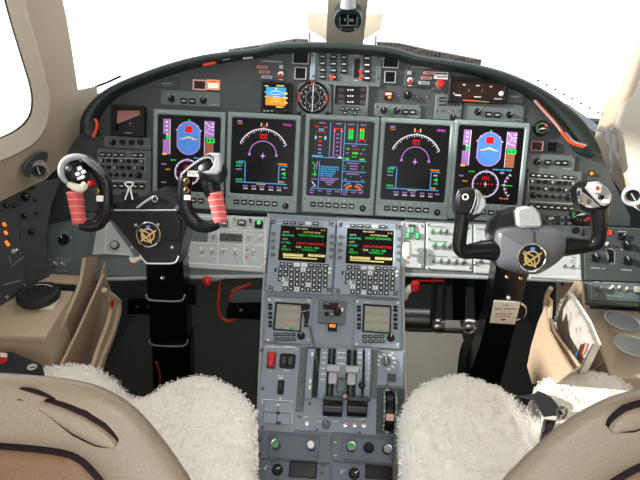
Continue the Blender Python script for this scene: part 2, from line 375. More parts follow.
m.done('card_marks')
for sx in (-7.5, 7.5): m.put('screw', unit('screw', 'metal', 'black'), 348 + sx, 29, 1.2, h=.012)
b = MB(); b.tube([(0, 12 * k, 0), (0, 18 * k, -.005), (0, 24 * k, -.01)], [8 * k, 7 * k, 6 * k], 'silver_plastic', 16); m.part('mounting_neck', b)

# ------------------------------------------------------------------ glareshield: a padded roll with its top sheet
lip = [(78, 134, 20), (80, 116, 16), (93, 98, 13), (112, 84.5, 11), (140, 72.5, 10.5), (170, 62, 10.5), (200, 54.5, 10.5), (230, 50, 10), (255, 47, 9.5), (275, 42.5, 10), (310, 41, 10.5), (345, 42, 10.5), (380, 44.5, 10.5), (400, 48, 10.5), (420, 54.5, 10), (450, 59, 10), (480, 64, 11), (510, 72.5, 12), (540, 86, 14), (565, 102, 19), (585, 120, 23), (598, 141, 22), (603, 152, 14)]
LP = P1.off(.035)
pts = [LP.at(x, y) for x, y, w in lip]; ctr = smooth_path([(p.x, p.y, w * .0025) for p, (x, y, w) in zip(pts, lip)], 5)
secs = []
for i, q in enumerate(ctr):
    t = (ctr[min(i + 1, len(ctr) - 1)] - ctr[max(i - 1, 0)]); t = V((t.x, t.y)).normalized(); nrm = V((-t.y, t.x)); w = q.z
    S = [(-w * 1.05, -.05), (-w * 1.02, -.03), (-w * .98, -.008), (-w * .85, .004), (-w * .6, .0095), (-w * .33, .009), (-w * .12, .003), (-.001, -.006), (0, -.02), (-.004, -.06), (-.015, -.12), (-.06, -.32)]
    secs.append([LP.w(q.x + nrm.x * r, q.y + nrm.y * r, h) for r, h in S])
gs = empty('glareshield', 'long dark green-black padded glareshield arching over the instrument panel', 'glareshield', Matrix.Translation(LP.w(0, .4)))
b = MB(); b.rings(secs, 'hood', True, True, closed=False); pobj(b, 'padded_roll', gs, ang=60)
# pale strips drawn as lip glare, and a coral trim strip below the lip
b = MB(); q = [P1.w(*P1.at(x, y, .03), .03) for x, y in ((203, 65), (216, 62.5))]
b.tube(q, .0045, 'orange', 8); pobj(b, 'trim_strip', gs)['label'] = 'small bright orange strip'
for x0, x1 in ((223, 230), (243, 253)):
    b = MB(); b.tube([P1.w(*P1.at(x0, 59.5 - (x0 - 223) * .05, .032), .032), P1.w(*P1.at(x1, 58.5 - (x1 - 223) * .03, .032), .032)], .003, 'silver_plastic', 8); pobj(b, 'lip_glare', gs)['label'] = 'pale strip drawn as glare on the lip'
# ------------------------------------------------------------------ instrument panel plate
out = [(84, 128), (92, 112), (112, 92), (140, 80), (170, 70), (200, 62), (250, 54), (300, 49), (348, 50), (400, 55), (440, 65), (480, 74), (520, 88), (560, 110), (586, 136), (600, 150), (612, 180), (630, 216), (630, 226), (420, 218), (337, 215), (80, 211), (40, 211), (50, 176)]
ip = empty('instrument_panel', 'dark grey main instrument panel plate carrying the displays', 'instrument panel', P1.M.copy())
pp = [P1.at(x, y) for x, y in out]
b = MB(); b.prism([(p.x, p.y) for p in pp][::-1], -.03, 0, 'panel_dark'); o = b.obj('panel_plate', ip)
for x, y in ((160, 99), (238, 107), (250, 107), (304, 87), (438, 120), (505, 97), (528, 116), (150, 140), (150, 205), (524, 226), (598, 190), (592, 225), (443, 92), (428, 97)):
    o = bpy.data.objects.new('screw', unit('screw', 'dark_metal', 'black')); C.objects.link(o); o.parent = ip; p = P1.at(x, y); o.location = (p.x, p.y, 0); o.scale = (.0035,) * 3
b = MB()
for y, x0, x1, c in ((216.5, 100, 268, 'panel'),):
    a0, a1 = P1.at(x0, y - 2), P1.at(x1, y + 3); b.rbox(-.75, a0.y - .02, .72, a0.y + .005, -.02, .012, 'panel', .004, .003)
b.obj('lower_ledge', ip)
# the coral and silver tube along the right edge of the panel, under the hood
for name, pts_, r, k_, lab in (('hose', [(535, 101), (545, 112), (556, 124), (565, 136), (572, 143), (584, 147)], .0045, 'orange', 'thin coral and silver tube running along the right end of the glareshield'),
                          ('hose', [(93, 137), (96, 130), (97, 124), (95, 119)], .0045, 'orange', 'short orange tube under the left end of the glareshield')):
    e = empty('flexible_tube', lab, 'tube', P1.M @ Matrix.Translation((P1.at(*pts_[0]).x, P1.at(*pts_[0]).y, 0))); c0 = P1.at(*pts_[0])
    q = [V((P1.at(x, y, .05) - c0).to_tuple() + (.05,)) for x, y in pts_]; q = smooth_path(q, 5)
    b = MB(); b.tube(q, r, k_, 10); b.obj('tube_body', e)
    if r and pts_[0][0] > 300:
        b = MB(); b.tube([p + V((-.0035, .001, .003)) for p in q[:14]], .0025, 'silver_plastic', 8); b.obj('silver_edge', e)
        b = MB(); b.tube([p + V((.006, .004, -.002)) for p in q[14:]], .003, 'silver_plastic', 8); b.obj('silver_edge', e)

# studs along the outer right edge of the hood, and the grilles and wiper beyond it
for i in range(9):
    x, y = 538 + i * 8.6, 80.5 + i * 4.6 + .0 * i; w_ = Uy(x, y, 1.72); b = MB(); b.lathe([(.003, -.002), (.0045, 0), (.003, .003)], 'hood', 8, Matrix.Translation(w_)); pobj(b, 'stud', gs)
for px, lab in (([(228, 49.5), (262, 44.5), (296, 38.5), (308, 39.5), (308, 46), (262, 52), (230, 55)], 'mottled defog grille behind the glareshield, left of the centre post'), ([(377, 42), (398, 43), (430, 50), (482, 60), (480, 68), (425, 60), (377, 50)], 'mottled defog grille behind the glareshield, right of the centre post')):
    e = empty('defog_grille', lab, 'grille', Matrix.Translation(Uy(*px[0], 1.75)), 'defog grilles'); b = MB(); prism3(b, [Uy(x, y, 1.75) for x, y in px], (0, .02, 0), 'vent_grey'); pobj(b, 'grille_plate', e)
    b = MB(); rnd = random.Random(3); x0, x1 = px[0][0], px[3][0]
    for i in range(26):
        x = x0 + (x1 - x0) * (i + .5) / 26; yt = min(p[1] for p in px) if False else None
        # height of the upper edge at x
        for (xa, ya), (xb, yb) in zip(px[:4], px[1:4]):
            if xa <= x <= xb: yt = ya + (yb - ya) * (x - xa) / (xb - xa)
        if yt is None: continue
        for j in range(3):
            if rnd.random() < .6: y_ = yt + 1 + j * 1.6; prism3(b, [Uy(x - .8, y_, 1.748), Uy(x + .9, y_ + .2, 1.748), Uy(x + .9, y_ + 1, 1.748), Uy(x - .8, y_ + .9, 1.748)], (0, .003, 0), 'black')
    pobj(b, 'grille_slots', e)
for px, lab in (((309.5, 33), (309.8, 43)), 'left'), (((376, 35.5), (375.6, 46)), 'right'):
    e = empty('support_pin', 'thin dark upright pin behind the glareshield, %s of the centre post' % lab, 'pin', Matrix.Translation(Uy(*px[1], 1.74)), 'upright pins'); b = MB(); b.tube([Uy(x, y, 1.74) for x, y in px], .0025, 'dark_metal', 8); pobj(b, 'pin_body', e)
e = empty('windshield_wiper', 'dark wiper blade outside the left windshield, just above the glareshield', 'wiper', Matrix.Translation(Uy(97, 86, 1.9))); b = MB(); b.tube([Uy(95, 87, 1.9), Uy(108, 82, 1.93), Uy(121, 76, 1.96)], .004, 'black', 8); pobj(b, 'wiper_blade', e); b = MB(); b.tube([Uy(95, 87, 1.9), Uy(94, 100, 1.88), Uy(100, 125, 1.86)], .005, 'black', 8); pobj(b, 'wiper_arm', e)
# ------------------------------------------------------------------ five big displays
SP = .00296                                                    # metres per photo pixel on the panel
class Scr:
    """symbols laid out on a screen, in millimetre-like screen units (x right, y down)"""
    def __init__(s, w, h, z): s.b = MB(); s.w, s.h, s.z = w, h, z; s.n = 0
    def c(s, x, y): return ((x - s.w / 2) * SP, (s.h / 2 - y) * SP)
    def zz(s): s.n += 1; return s.z + .00001 * s.n
    def R(s, k, x0, y0, x1, y1): a, b = s.c(x0, y1), s.c(x1, y0); s.b.bar(*a, *b, s.zz(), k)
    def L(s, k, pts, w=.6, closed=False): s.b.line([s.c(*p) for p in pts], w * SP, s.zz(), k, closed)
    def Pg(s, k, pts): s.b.poly([s.c(*p) for p in pts][::-1], s.zz(), k)
    def T(s, k, t, x, y, h, w=None): q = s.c(x, y); s.b.text(t, *q, s.zz(), h * SP, k, w * SP if w else None)
    def row(s, k, x, y, ws, h=1.3, gap=.7):                     # a line of unreadably small characters
        for w in ws:
            n = max(1, round(w / 1.5))
            for i in range(n): s.R(k, x + i * w / n, y - h / 2, x + (i + .62) * w / n, y + h / 2)
            x += w + gap
def pfd(z):
    s = Scr(62, 74, z)
    s.R('e_tape', 5, 4, 12, 38); s.R('e_amber', 4.5, 37, 9, 39)
    for y in range(6, 21, 4): s.R('e_white', 7.5, y, 9.5, y + 1.6)
    s.L('e_white', [(12, 4), (12, 38)], .6); s.Pg('gloss_black', [(5, 18.5), (8.5, 18.5), (8.5, 24), (5, 24)]); s.Pg('e_green', [(8, 19), (12, 20), (12, 22.5), (8, 24)])
    blob = arc(30.5, 19, 12.4, 25, 155, 12, 13.5); blob = [(x, 38 - y) for x, y in blob] + [(x, y) for x, y in arc(30.5, 24, 12.4, 155, 25, 12, 13.5)]
    s.Pg('e_blue', blob[::-1]); s.L('e_violet', blob, .9, True)
    for a in (20, 45, 135, 160): s.R('e_white', 30.5 + 13 * math.cos(R_(a)) - .5, 18 - 12 * math.sin(R_(a)) - .5, 30.5 + 13 * math.cos(R_(a)) + .5, 18 - 12 * math.sin(R_(a)) + .5)
    s.Pg('e_green', [(29.5, 3.5), (32, 3.5), (31, 6)]); s.R('e_red', 26.8, 9.6, 34.2, 16.2); s.T('brown_screen', 'ATT', 30.5, 13.6, 3.4, 6.4)
    s.Pg('e_tan', [(22.5, 22.5), (30.5, 19.5), (38.5, 22.5), (30.5, 21.5)]); s.L('e_amber', [(22, 22.6), (27, 22.2)], .9); s.L('e_amber', [(34, 22.2), (39, 22.6)], .9)
    s.R('e_sky', 30, 29, 31, 31)
    s.R('e_tape', 47, 4, 56, 20); s.L('e_white', [(47, 5), (52, 10), (47.5, 15), (55, 17)], .7)
    for y in (6, 9, 12): s.R('e_white', 53, y, 55.5, y + 1)
    s.R('e_brown', 47, 25, 55.5, 38); s.R('e_green', 48, 20.5, 56.5, 25); s.R('gloss_black', 49.5, 21.7, 51, 23.8); s.R('gloss_black', 53, 21.7, 54.5, 23.8)
    s.L('e_white', [(46.5, 4), (46.5, 38)], .5); s.row('e_cyan', 36, 40.5, (6, 5, 6)); s.R('e_violet', 43, 42.5, 47, 44)
    s.L('e_white', arc(30, 55, 12.5, 0, 360, 40), .8); s.L('e_violet', arc(30, 55, 11.6, 0, 360, 40), .6)
    for a in range(0, 360, 30): s.L('e_white', [(30 + 10.4 * math.cos(R_(a)), 55 + 10.4 * math.sin(R_(a))), (30 + 12 * math.cos(R_(a)), 55 + 12 * math.sin(R_(a)))], .4)
    s.T('e_red', 'HDG', 30, 49.5, 3.6, 7)
    for x in (22.5, 25.5, 33, 36.5): s.Pg('e_red', [(x - .9, 55), (x, 54.1), (x + .9, 55), (x, 55.9)])
    s.L('e_white', [(30, 52.8), (30, 57.4)], .7); s.L('e_white', [(28.5, 55), (31.5, 55)], .7); s.R('e_violet', 29.3, 41, 30.7, 43.5)
    s.row('e_green', 13, 43.5, (6,)); s.row('e_violet', 4, 48, (5,)); s.row('e_orange', 8, 53, (5,)); s.row('e_violet', 4, 66, (5,))
    cx, cy = 62, 55
    s.L('e_violet', arc(cx, cy, 14, 130, 230, 16), .8)
    for i in range(7):
        a = R_(132 + i * 16); s.L('e_white', [(cx + 12 * math.cos(a), cy + 12 * math.sin(a)), (cx + 14.6 * math.cos(a), cy + 14.6 * math.sin(a))], .8)
    s.L('e_green', [(45, 55), (56, 55.4)], .8); s.L('e_white', [(46.5, 55), (49, 55)], 1); s.row('e_orange', 45, 68, (4, 4)); return s
def mfd(z):
    s = Scr(62, 74, z); cx, cy = 31, 34.5
    s.L('e_white', arc(cx, -cy + 2 * cy, 24.8, 0, 0, 1), .1)
    A = [(cx + 24.8 * math.cos(R_(a)), cy - 24.8 * math.sin(R_(a))) for a in range(24, 157, 4)]; s.L('e_white', A, .8)
    for i, a in enumerate(range(24, 157, 6)):
        r0 = 22 if i % 3 == 0 else 23; s.L('e_white', [(cx + r0 * math.cos(R_(a)), cy - r0 * math.sin(R_(a))), (cx + 24.8 * math.cos(R_(a)), cy - 24.8 * math.sin(R_(a)))], .55)
    B = [(cx + 13.3 * math.cos(R_(a)), cy - 13 * math.sin(R_(a))) for a in range(0, 181, 6)]; s.L('e_violet', B, .8)
    for x in (cx - 13.3, cx + 13.3): s.R('e_violet', x - 1.3, cy - .6, x + 1.3, cy + 1.4)
    s.L('e_violet', [(cx, cy - 1.5), (cx, cy + 4)], 1); s.L('e_violet', [(cx - 2.4, cy + 1.4), (cx + 2.4, cy + 1.4)], 1); s.Pg('e_white', [(cx - .9, cy + 1.4), (cx, cy + .5), (cx + .9, cy + 1.4), (cx, cy + 2.3)])
    s.T('e_red', 'HDG', cx, 18, 3.8, 7); s.L('e_red', [(cx - 3.5, 15.3), (cx + 3.5, 15.3)], .8)
    for x in (28.5, 34): s.R('e_tan', x - .5, 4, x + .5, 7.5)
    s.L('e_red', [(30, 6), (32.5, 6)], .6); s.Pg('e_violet', [(29.8, 8), (32.4, 8), (31.1, 10)])
    s.T('e_magenta', 'FMS1', 54, 5, 2.4, 7.5); s.row('e_violet', 5, 3.5, (5,), 1.8); s.R('e_orange', 5, 5.6, 10, 6.1)
    s.row('e_teal', 5, 43.5, (7,), 1.8); s.row('e_green', 5, 46.5, (6,), 1.4); s.row('e_violet', 5, 50, (6,), 1.2); s.row('e_green', 5, 60, (7,), 1.6)
    s.L('e_line', [(14, 43), (14, 62.5)], .9); s.L('e_line', [(7, 42), (14, 42)], .7); s.L('e_line', [(5, 62.5), (56, 62.5)], .9); s.L('e_line', [(47.5, 62), (47.5, 45), (56, 45)], .9)
    s.row('e_orange', 46.5, 43, (9,), 1.8); s.row('e_white', 50, 48, (4,), 1.4); s.Pg('e_green', [(50, 52), (54, 50.5), (54, 54.5)]); s.row('e_teal', 51, 56, (4,), 1.4); s.row('e_orange', 48.5, 60.5, (5,), 1.8)
    for i, x in enumerate((12.5, 21, 29, 38, 46)): s.row('e_violet', x, 66, (5,), 1.3); s.row('e_white', x + .5, 68.6, (4.5,), 1.3)
    s.row('e_violet', 53, 66, (4.5,), 1.5); s.row('e_tan', 26, 63.8, (9,), 1); return s
def eicas(z):
    s = Scr(62, 74, z); ln = 'e_line'
    for p in ([(20, 2), (20, 36)], [(34, 2), (34, 71)], [(46, 2), (46, 21)], [(34, 21.5), (57, 21.5)], [(3, 36), (34, 36)], [(34, 38), (57, 38)], [(34, 48.5), (57, 48.5)], [(34, 58), (57, 58)], [(11, 40), (11, 66)], [(3, 66.5), (56, 66.5)]): s.L(ln, p, .7)
    s.row('e_violet', 9, 3, (6,), 1.2); s.row('e_violet', 25, 3, (6,), 1.2); s.row('e_violet', 37, 3, (6,), 1.2); s.row('e_violet', 49, 3, (6,), 1.2)
    for x in (6, 14): s.L('e_dim', [(x, 6), (x, 33)], .5)
    s.row('e_red', 5, 6.5, (4,), 1.2); s.row('e_red', 14, 7, (3.5,), 1.2); s.row('e_cyan', 9, 9.5, (5,), 2.4); s.row('e_red', 7, 11.5, (9,), .8)
    s.R('e_sky', 5, 15.5, 7, 19); s.R('e_white', 5.6, 16.2, 6.6, 18.2); s.R('e_sky', 14.5, 15.5, 16.5, 19); s.R('e_white', 15, 16.2, 16, 18.2)
    for y, k in ((16.5, 'e_orange'), (20.5, 'e_red'), (24.5, 'e_violet'), (28.5, 'e_violet'), (32, 'e_cyan')): s.row(k, 9, y, (3.5,), 1.5)
    for x in (24, 31):
        s.L('e_violet', [(x, 7), (x, 34)], .8); s.R('e_red', x - .7, 8, x + .9, 10.5); s.R('e_amber', x - .7, 9.6, x + .9, 10.6)
    s.R('e_red', 24, 7.6, 31, 8.4)
    for y in (13, 17, 21, 25, 29, 33): s.R('e_dim', 26, y - .7, 29.5, y + .7); s.row('e_violet', 26.2, y, (3,), 1.1)
    for x in (38.7, 41.3): s.R('e_green', x - 1, 8, x + 1, 17.5); s.R('e_red', x - 1, 6.6, x + 1, 8.2)
    for x in (49.5, 52): s.R('e_green', x - .9, 8, x + .9, 16.5); s.R('e_orange', x - .9, 6.5, x + .9, 9)
    s.L('e_red', [(47.5, 18.5), (50, 16.8), (52, 16.8), (54.5, 18.5)], 1)
    s.row('e_violet', 42, 23.5, (5,), 1.1); s.row('e_green', 37, 26.5, (3,), 1.6); s.row('e_red', 43, 26.5, (7,), .9); s.row('e_green', 52, 26.5, (3,), 1.2)
    s.row('e_violet', 36.5, 30.5, (3,), 1); s.R('e_green', 42.5, 29.5, 48, 31.5); s.row('e_violet', 50, 30.5, (3,), 1); s.row('e_green', 42.5, 34, (5,), 1); s.R('e_green', 35.5, 35.3, 40, 37); s.R('e_green', 50, 35.3, 55, 37)
    s.R('e_line', 3.5, 34.2, 14, 35.6); s.row('e_violet', 22, 35.4, (4,), 1.2); s.R('e_white', 29, 34.6, 32.5, 36)
    s.row('e_violet', 38, 40.3, (12,), 1.1)
    for y in (43, 45.8): s.row('e_green', 36, y, (1.4,), 1.2); s.row('e_violet', 41, y, (8,), 1.2); s.row('e_green', 53, y, (1.4,), 1.2)
    s.row('e_violet', 38, 50.6, (13,), 1.3); s.row('e_green', 42, 53.5, (1.2,), 1); s.row('e_violet', 52, 53, (1.4,), 1.2); s.row('e_line', 36, 56.3, (3.5,), 1.4); s.row('e_line', 53, 56.3, (2.5,), 1.2)
    for sx, x in ((1, 36), (-1, 55)):
        s.L('e_violet', [(x, 63), (x + sx * 3, 60.6), (x + sx * 6.5, 60)], .9); s.L('e_orange', [(x + sx * 2, 65), (x + sx * 5, 62.8), (x + sx * 8, 62)], 1.2); s.L('e_red', [(x + sx * 3, 66), (x + sx * 8, 64)], .7)
    s.L('e_green', [(4, 41), (7, 44), (5.5, 48)], .8); s.L('e_violet', [(9, 40), (8, 48)], .7); s.L('e_green', [(4, 53), (9, 53)], .8); s.L('e_green', [(7, 49), (7, 55)], 1); s.L('e_violet', [(4, 57.5), (9.5, 57.5)], .6); s.L('e_white', [(4.5, 60), (8.5, 64.5)], .9); s.R('e_violet', 5, 64.5, 7, 65.5)
    for i, ws in enumerate(((18,), (6, 9, 2), (9, 6), (14,), (5, 7))): s.row('e_sky', 12.5, 45 + i * 2.2, ws, 1.5)
    for i, (x, ws) in enumerate(((13, (18,)), (13, (15,)), (18, (8,)), (20, (4,)))): s.row('e_violet', x, 56.2 + i * 2, ws, 1.3)
    for x in (3, 11, 20, 28, 36, 44, 51): s.row('e_violet', x, 68.6, (4.5,), 1.2)
    for x in (3, 20, 36): s.row('e_violet', x, 71, (4,), 1.1)
    return s
OW, OH = 71.5, 95.5                                             # bezel size in those units
def mk_du():
    w, h = OW * SP / 2, OH * SP / 2; b = MB()
    sc = (-w + 4.2 * SP, -h + 16.5 * SP, w - 4.6 * SP, h - 5 * SP)
    b.frame((-w, -h, w, h), sc, 0, .016, .009, 'bezel', .005, .006, .003, 4); g = b.mesh('bezel')
    sb = MB(); cx, cy = (sc[0] + sc[2]) / 2, (sc[1] + sc[3]) / 2
    sb.rbox(sc[0] - .002, sc[1] - .002, sc[2] + .002, sc[3] + .002, .004, .0095, 'screen', .004, .0004); return g, sb.mesh('screen'), (cx, cy)
DU_B, DU_S, DU_C = mk_du(); _gr = {}
def display(kind, fn, px, py, label):
    m = Mod(P1, 'display_unit', label, 'display', px, py, 'row of big cockpit displays', h=.004)
    for n, me in (('bezel', DU_B), ('screen', DU_S)):
        o = bpy.data.objects.new(n, me); C.objects.link(o); o.parent = m.e; so = o
    if kind not in _gr: _gr[kind] = fn(.0098).b.mesh('symbology', smooth=False)
    o = bpy.data.objects.new('symbology', _gr[kind]); C.objects.link(o); o.parent = so; o.location = (DU_C[0], DU_C[1], 0)
    h = OH * SP / 2; w = OW * SP / 2; yb = -h + 8.3 * SP
    for i in range(6):
        o = bpy.data.objects.new('button', unit('push', 'black', 'mark') if i else unit('push', 'black', 'mark_dim')); C.objects.link(o); o.parent = m.e
        o.location = (-w + (11.5 + i * 7.6) * SP, yb, .016); o.scale = (2.7 * SP, 2.3 * SP, .004)
    o = bpy.data.objects.new('knob', unit('knob', 'black', 'mark')); C.objects.link(o); o.parent = m.e; o.location = (w - 11 * SP, yb - 1.5 * SP, .016); o.scale = (3.1 * SP, 3.1 * SP, .011); o.rotation_euler = (0, 0, .5)
    b = MB()
    for i in range(1, 6): x = -w + (11.5 + i * 7.6) * SP; b.bar(x - .35 * SP, yb + 4 * SP, x + .35 * SP, yb + 6 * SP, .0162, 'mark')
    b.text('Honeywell', -w + 9.5 * SP, h - 2.2 * SP, .0162, 1.3 * SP, 'mark', 7 * SP)
    b.obj('lettering', m.e, False)
    for x, y in ((-w + 3 * SP, -h + 13 * SP), (w - 3 * SP, -h + 12 * SP)):
        o = bpy.data.objects.new('screw', unit('screw', 'dark_metal', 'black')); C.objects.link(o); o.parent = m.e; o.location = (x, y, .016); o.scale = (.0025,) * 3
    return m
display('pfd', pfd, 189.8, 160, 'display with blue attitude ball behind the red-wrapped yoke grips')
display('mfd', mfd, 263.2, 163, 'display with white compass arc, on the left of the crowded engine display')
display('eicas', eicas, 340, 165.2, 'crowded engine display with green bars, in the middle of the row')
display('mfd', mfd, 414.2, 169, 'display with white compass arc, on the right of the crowded engine display')
display('pfd', pfd, 486.8, 171.5, 'display with blue attitude ball behind the all-black grip with silver side')

# ------------------------------------------------------------------ small instruments above the displays
# standby attitude display
m = Mod(P1, 'standby_attitude_display', 'small square standby display, blue over orange, above the displays', 'instrument', 277, 97, h=.002)
m.part('bezel', MB().frame(m.r(261.5, 82.5, 292.5, 113, .008), m.r(263.5, 84.5, 289, 109, .008), 0, .008, .003, 'black', .003, .003, .001))
sc_ = m.box('screen', 'screen', 263.5, 84.5, 289, 109, 0, .004, .002, .0003)
m.z = .0045; m.mk('e_sky', (266, 87.3, 286, 97)); m.mk('e_orange', (265.5, 97, 286, 105.5))
for r in ((264.5, 85.3, 268.5, 86.2), (276.5, 85.3, 284, 86.4), (284, 92.5, 287.5, 94.5), (283.5, 97.3, 287.8, 98.6), (284, 102.3, 287.8, 103.4), (276, 106.6, 283.5, 107.6), (264.5, 91.5, 266, 92.3), (264.5, 96, 266, 96.8)): m.mk('e_yellow', r, h=.0047)
m.ln('e_white', [(269, 93.5), (272, 91.5), (276, 90.7), (280, 91.5), (283, 93.5)], .6, h=.0047); m.mk('e_white', (275.2, 87.6, 276.8, 89.6), h=.0048)
for y in (94.5, 99, 101.5): m.ln('e_yellow', [(271, y), (281, y)], .5, h=.0047)
m.ln('e_white', [(273, 96.8), (279.5, 97)], .8, h=.0048); m.ln('e_amber', [(270, 104), (276, 100), (282, 104)], .6, h=.0048); m.done('symbology', sc_)
for x in (264.5, 268, 272): m.put('button', unit('push', 'panel', 'mark'), x, 111, 1.3, 1, .003, h=.008)
m.put('knob', unit('knob', 'black', 'mark'), 285.5, 111.2, 2, sz=.01, rot=-50, h=.008)
# standby altimeter and airspeed, round
m = Mod(P1, 'standby_altimeter', 'round black standby dial with long white needle and red arcs', 'instrument', 313, 98, h=.002); k = m.k
b = MB(); oc = [(q.x, q.y) for q in (m.p(x, y, .008) for x, y in ((297, 86), (301, 82.5), (327, 83), (331, 87), (331.5, 112), (327, 115.5), (300, 115), (296.5, 111)))]
b.prism(oc[::-1], 0, .006, 'panel', bv=.001); m.part('flange', b)
b = MB(); b.lathe([(16 * k, 0), (16 * k, .009), (15 * k, .011), (14 * k, .008)], 'black', 40); m.part('dial', b)
m.z = .0088
for i in range(40):
    a = 2 * math.pi * i / 40; r0 = 12.2 if i % 4 else 11.2; m.g.line([(r0 * k * math.sin(a), r0 * k * math.cos(a)), (13.3 * k * math.sin(a), 13.3 * k * math.cos(a))], (.5 if i % 4 else .9) * k, .0088, 'mark')
for i in range(10):
    a = 2 * math.pi * i / 10 + .3; m.g.text(str(i), 9.2 * k * math.sin(a), 9.2 * k * math.cos(a), .0089, 2.4 * k, 'mark')
m.g.line(arc(0, 0, 7 * k, 0, 360, 30), .5 * k, .0089, 'mark_dim')
for a0, a1 in ((160, 200), (-25, 12), (84, 100)): m.g.line(arc(0, 0, 14.2 * k, a0, a1, 8), 1.6 * k, .0115, 'red')
m.done('scale')
b = MB(); b.prism([(-.5 * k, -14 * k), (.5 * k, -14 * k), (.5 * k, 10 * k), (0, 12.5 * k), (-.5 * k, 10 * k)], .010, .0115, 'white'); b.cyl(0, 0, 1.6 * k, .0095, .0125, 'mark_dim', 16); m.part('needle', b, label='long white needle')
for x in (299.5, 327): m.put('knob', unit('knob', 'black', 'mark'), x, 113, 2, sz=.01, h=.008)
# standby engine display
m = Mod(P1, 'standby_engine_display', 'square black engine readout with faint amber digits and small buttons below', 'instrument', 350.5, 101, h=.002)
b = MB(); b.frame(m.r(333.5, 84.5, 368.5, 118, .007), m.r(335, 86.3, 366.5, 104.8, .007), 0, .007, .002, 'panel', .004, .003, .001); m.part('bezel', b)
sc_ = m.box('screen', 'screen', 334, 85.5, 367.5, 106, 0, .004, .003, .0003); m.z = .0045
for y in (90, 96, 102):
    m.mk('brown_screen', (338, y - 2, 344.5, y + 2), (360, y - 2, 366, y + 2)); m.tx('e_dim', '88', 341.3, y, 2.6, h=.0047); m.tx('e_dim', '88', 363, y, 2.6, h=.0047)
    for x in (347.5, 350, 352.2): m.mk('e_white', (x, y - .7, x + 1.2, y + .6), h=.0047)
m.done('digits', sc_)
for x, y in ((342.5, 108.8), (347, 108.5), (352.5, 108.8), (357, 109), (345, 113), (355, 113.5)): m.put('button', unit('push', 'black', 'mark'), x, y, 1.9, 1.6, .004, h=.007)
for x, y in ((335.5, 116), (366, 117)): m.put('screw', unit('screw', 'dark_metal', 'black'), x, y, 1.2, h=.007)
# engine fire panels
def fire(label, flip, cx, cy):
    m = Mod(P1, 'fire_control_panel', label, 'control panel', cx, cy, 'fire control panels', h=.001); s = -1 if flip else 1
    X = lambda d: cx + s * d
    rr_ = lambda a, b_, c, d: (min(X(a), X(c)), b_, max(X(a), X(c)), d)
    m.box('plate', 'panel_dark', cx - 15, cy - 12, cx + 14, cy + 11, 0, .004, .003, .001); m.z = .0045
    m.mk('mark_dim', (cx - 9, cy - 9, cx + 11, cy - 8)); m.done()
    for i, (d, y, k_) in enumerate(((-9, -3, 'label_pink'), (-6.8, 2, 'label_pink'), (-4.3, 7, 'silver_plastic'))):
        a = rr_(d - 5.5, cy + y - 1.6, d + 5.5, cy + y + 1.6); o = m.box('switch_cap', k_, *a, .004, .009, .002, .001)
        m.z = .0093; m.mk('panel_dark', (a[0] + 2, cy + y - .5, a[2] - 2, cy + y + .5)); m.done('lettering', o)
    m.put('button', unit('pad', 'silver_plastic'), X(10.5), cy - 3, 2, 1.8, .004, h=.004)
    q = m.P(X(10), cy + 4.5); b = MB(); b.lathe([(2.8 * m.k, .004), (2.8 * m.k, .006), (2.2 * m.k, .007)], 'mark', 20, Matrix.Translation((q.x, q.y, 0))); m.part('dial_ring', b)
    b = MB(); b.lathe([(1.9 * m.k, .006), (1.8 * m.k, .013), (1 * m.k, .015)], 'red', 16, Matrix.Translation((q.x - .001, q.y - .004, 0))); b.rbox(q.x - .003, q.y - .011, q.x + .004, q.y - .003, .006, .014, 'red', .001, .001); m.part('test_knob', b, label='red knob')
    m.z = .0045; m.mk('mark', (X(10) - 2, cy + 9.2, X(10) + 2, cy + 10)); m.done(); return m
fire('fire control panel with a red knob, above the blue and orange standby display', False, 271, 70)
fire('fire control panel with a red knob, beside the round red button', True, 420, 76)
# dark framed annunciator windows
def annun(label, x0, y0, x1, y1, ring='mark_dim', fill='screen', grp='square annunciator windows', lines=2):
    m = Mod(P1, 'annunciator_window', label, 'annunciator', (x0 + x1) / 2, (y0 + y1) / 2, grp, h=.001)
    b = MB(); b.frame(m.r(x0, y0, x1, y1, .006), m.r(x0 + 1, y0 + 1, x1 - 1, y1 - 1, .006), 0, .006, .003, ring, .0015, .001, .0006); m.part('rim', b)
    m.box('lens', fill, x0 + 1, y0 + 1, x1 - 1, y1 - 1, 0, .0045, .001, .0003); return m
annun('larger dark annunciator square with pale rim, left of the annunciator button block', 292.5, 51, 309, 64)
annun('smaller dark annunciator square with pale rim, left of the annunciator button block', 294.5, 67, 306.5, 79.5)
annun('larger dark annunciator square with pale rim, right of the annunciator button block', 383, 55, 399, 68)
annun('smaller dark annunciator square with pale rim, right of the annunciator button block', 384.5, 71, 396, 83)
annun('dark annunciator square with reddish rim under the small round pressure gauge', 531, 141, 543.5, 151, 'label_pink', 'brown_screen')
annun('plain dark annunciator square under the small round pressure gauge', 547, 142, 558, 151.5, 'black', 'screen')
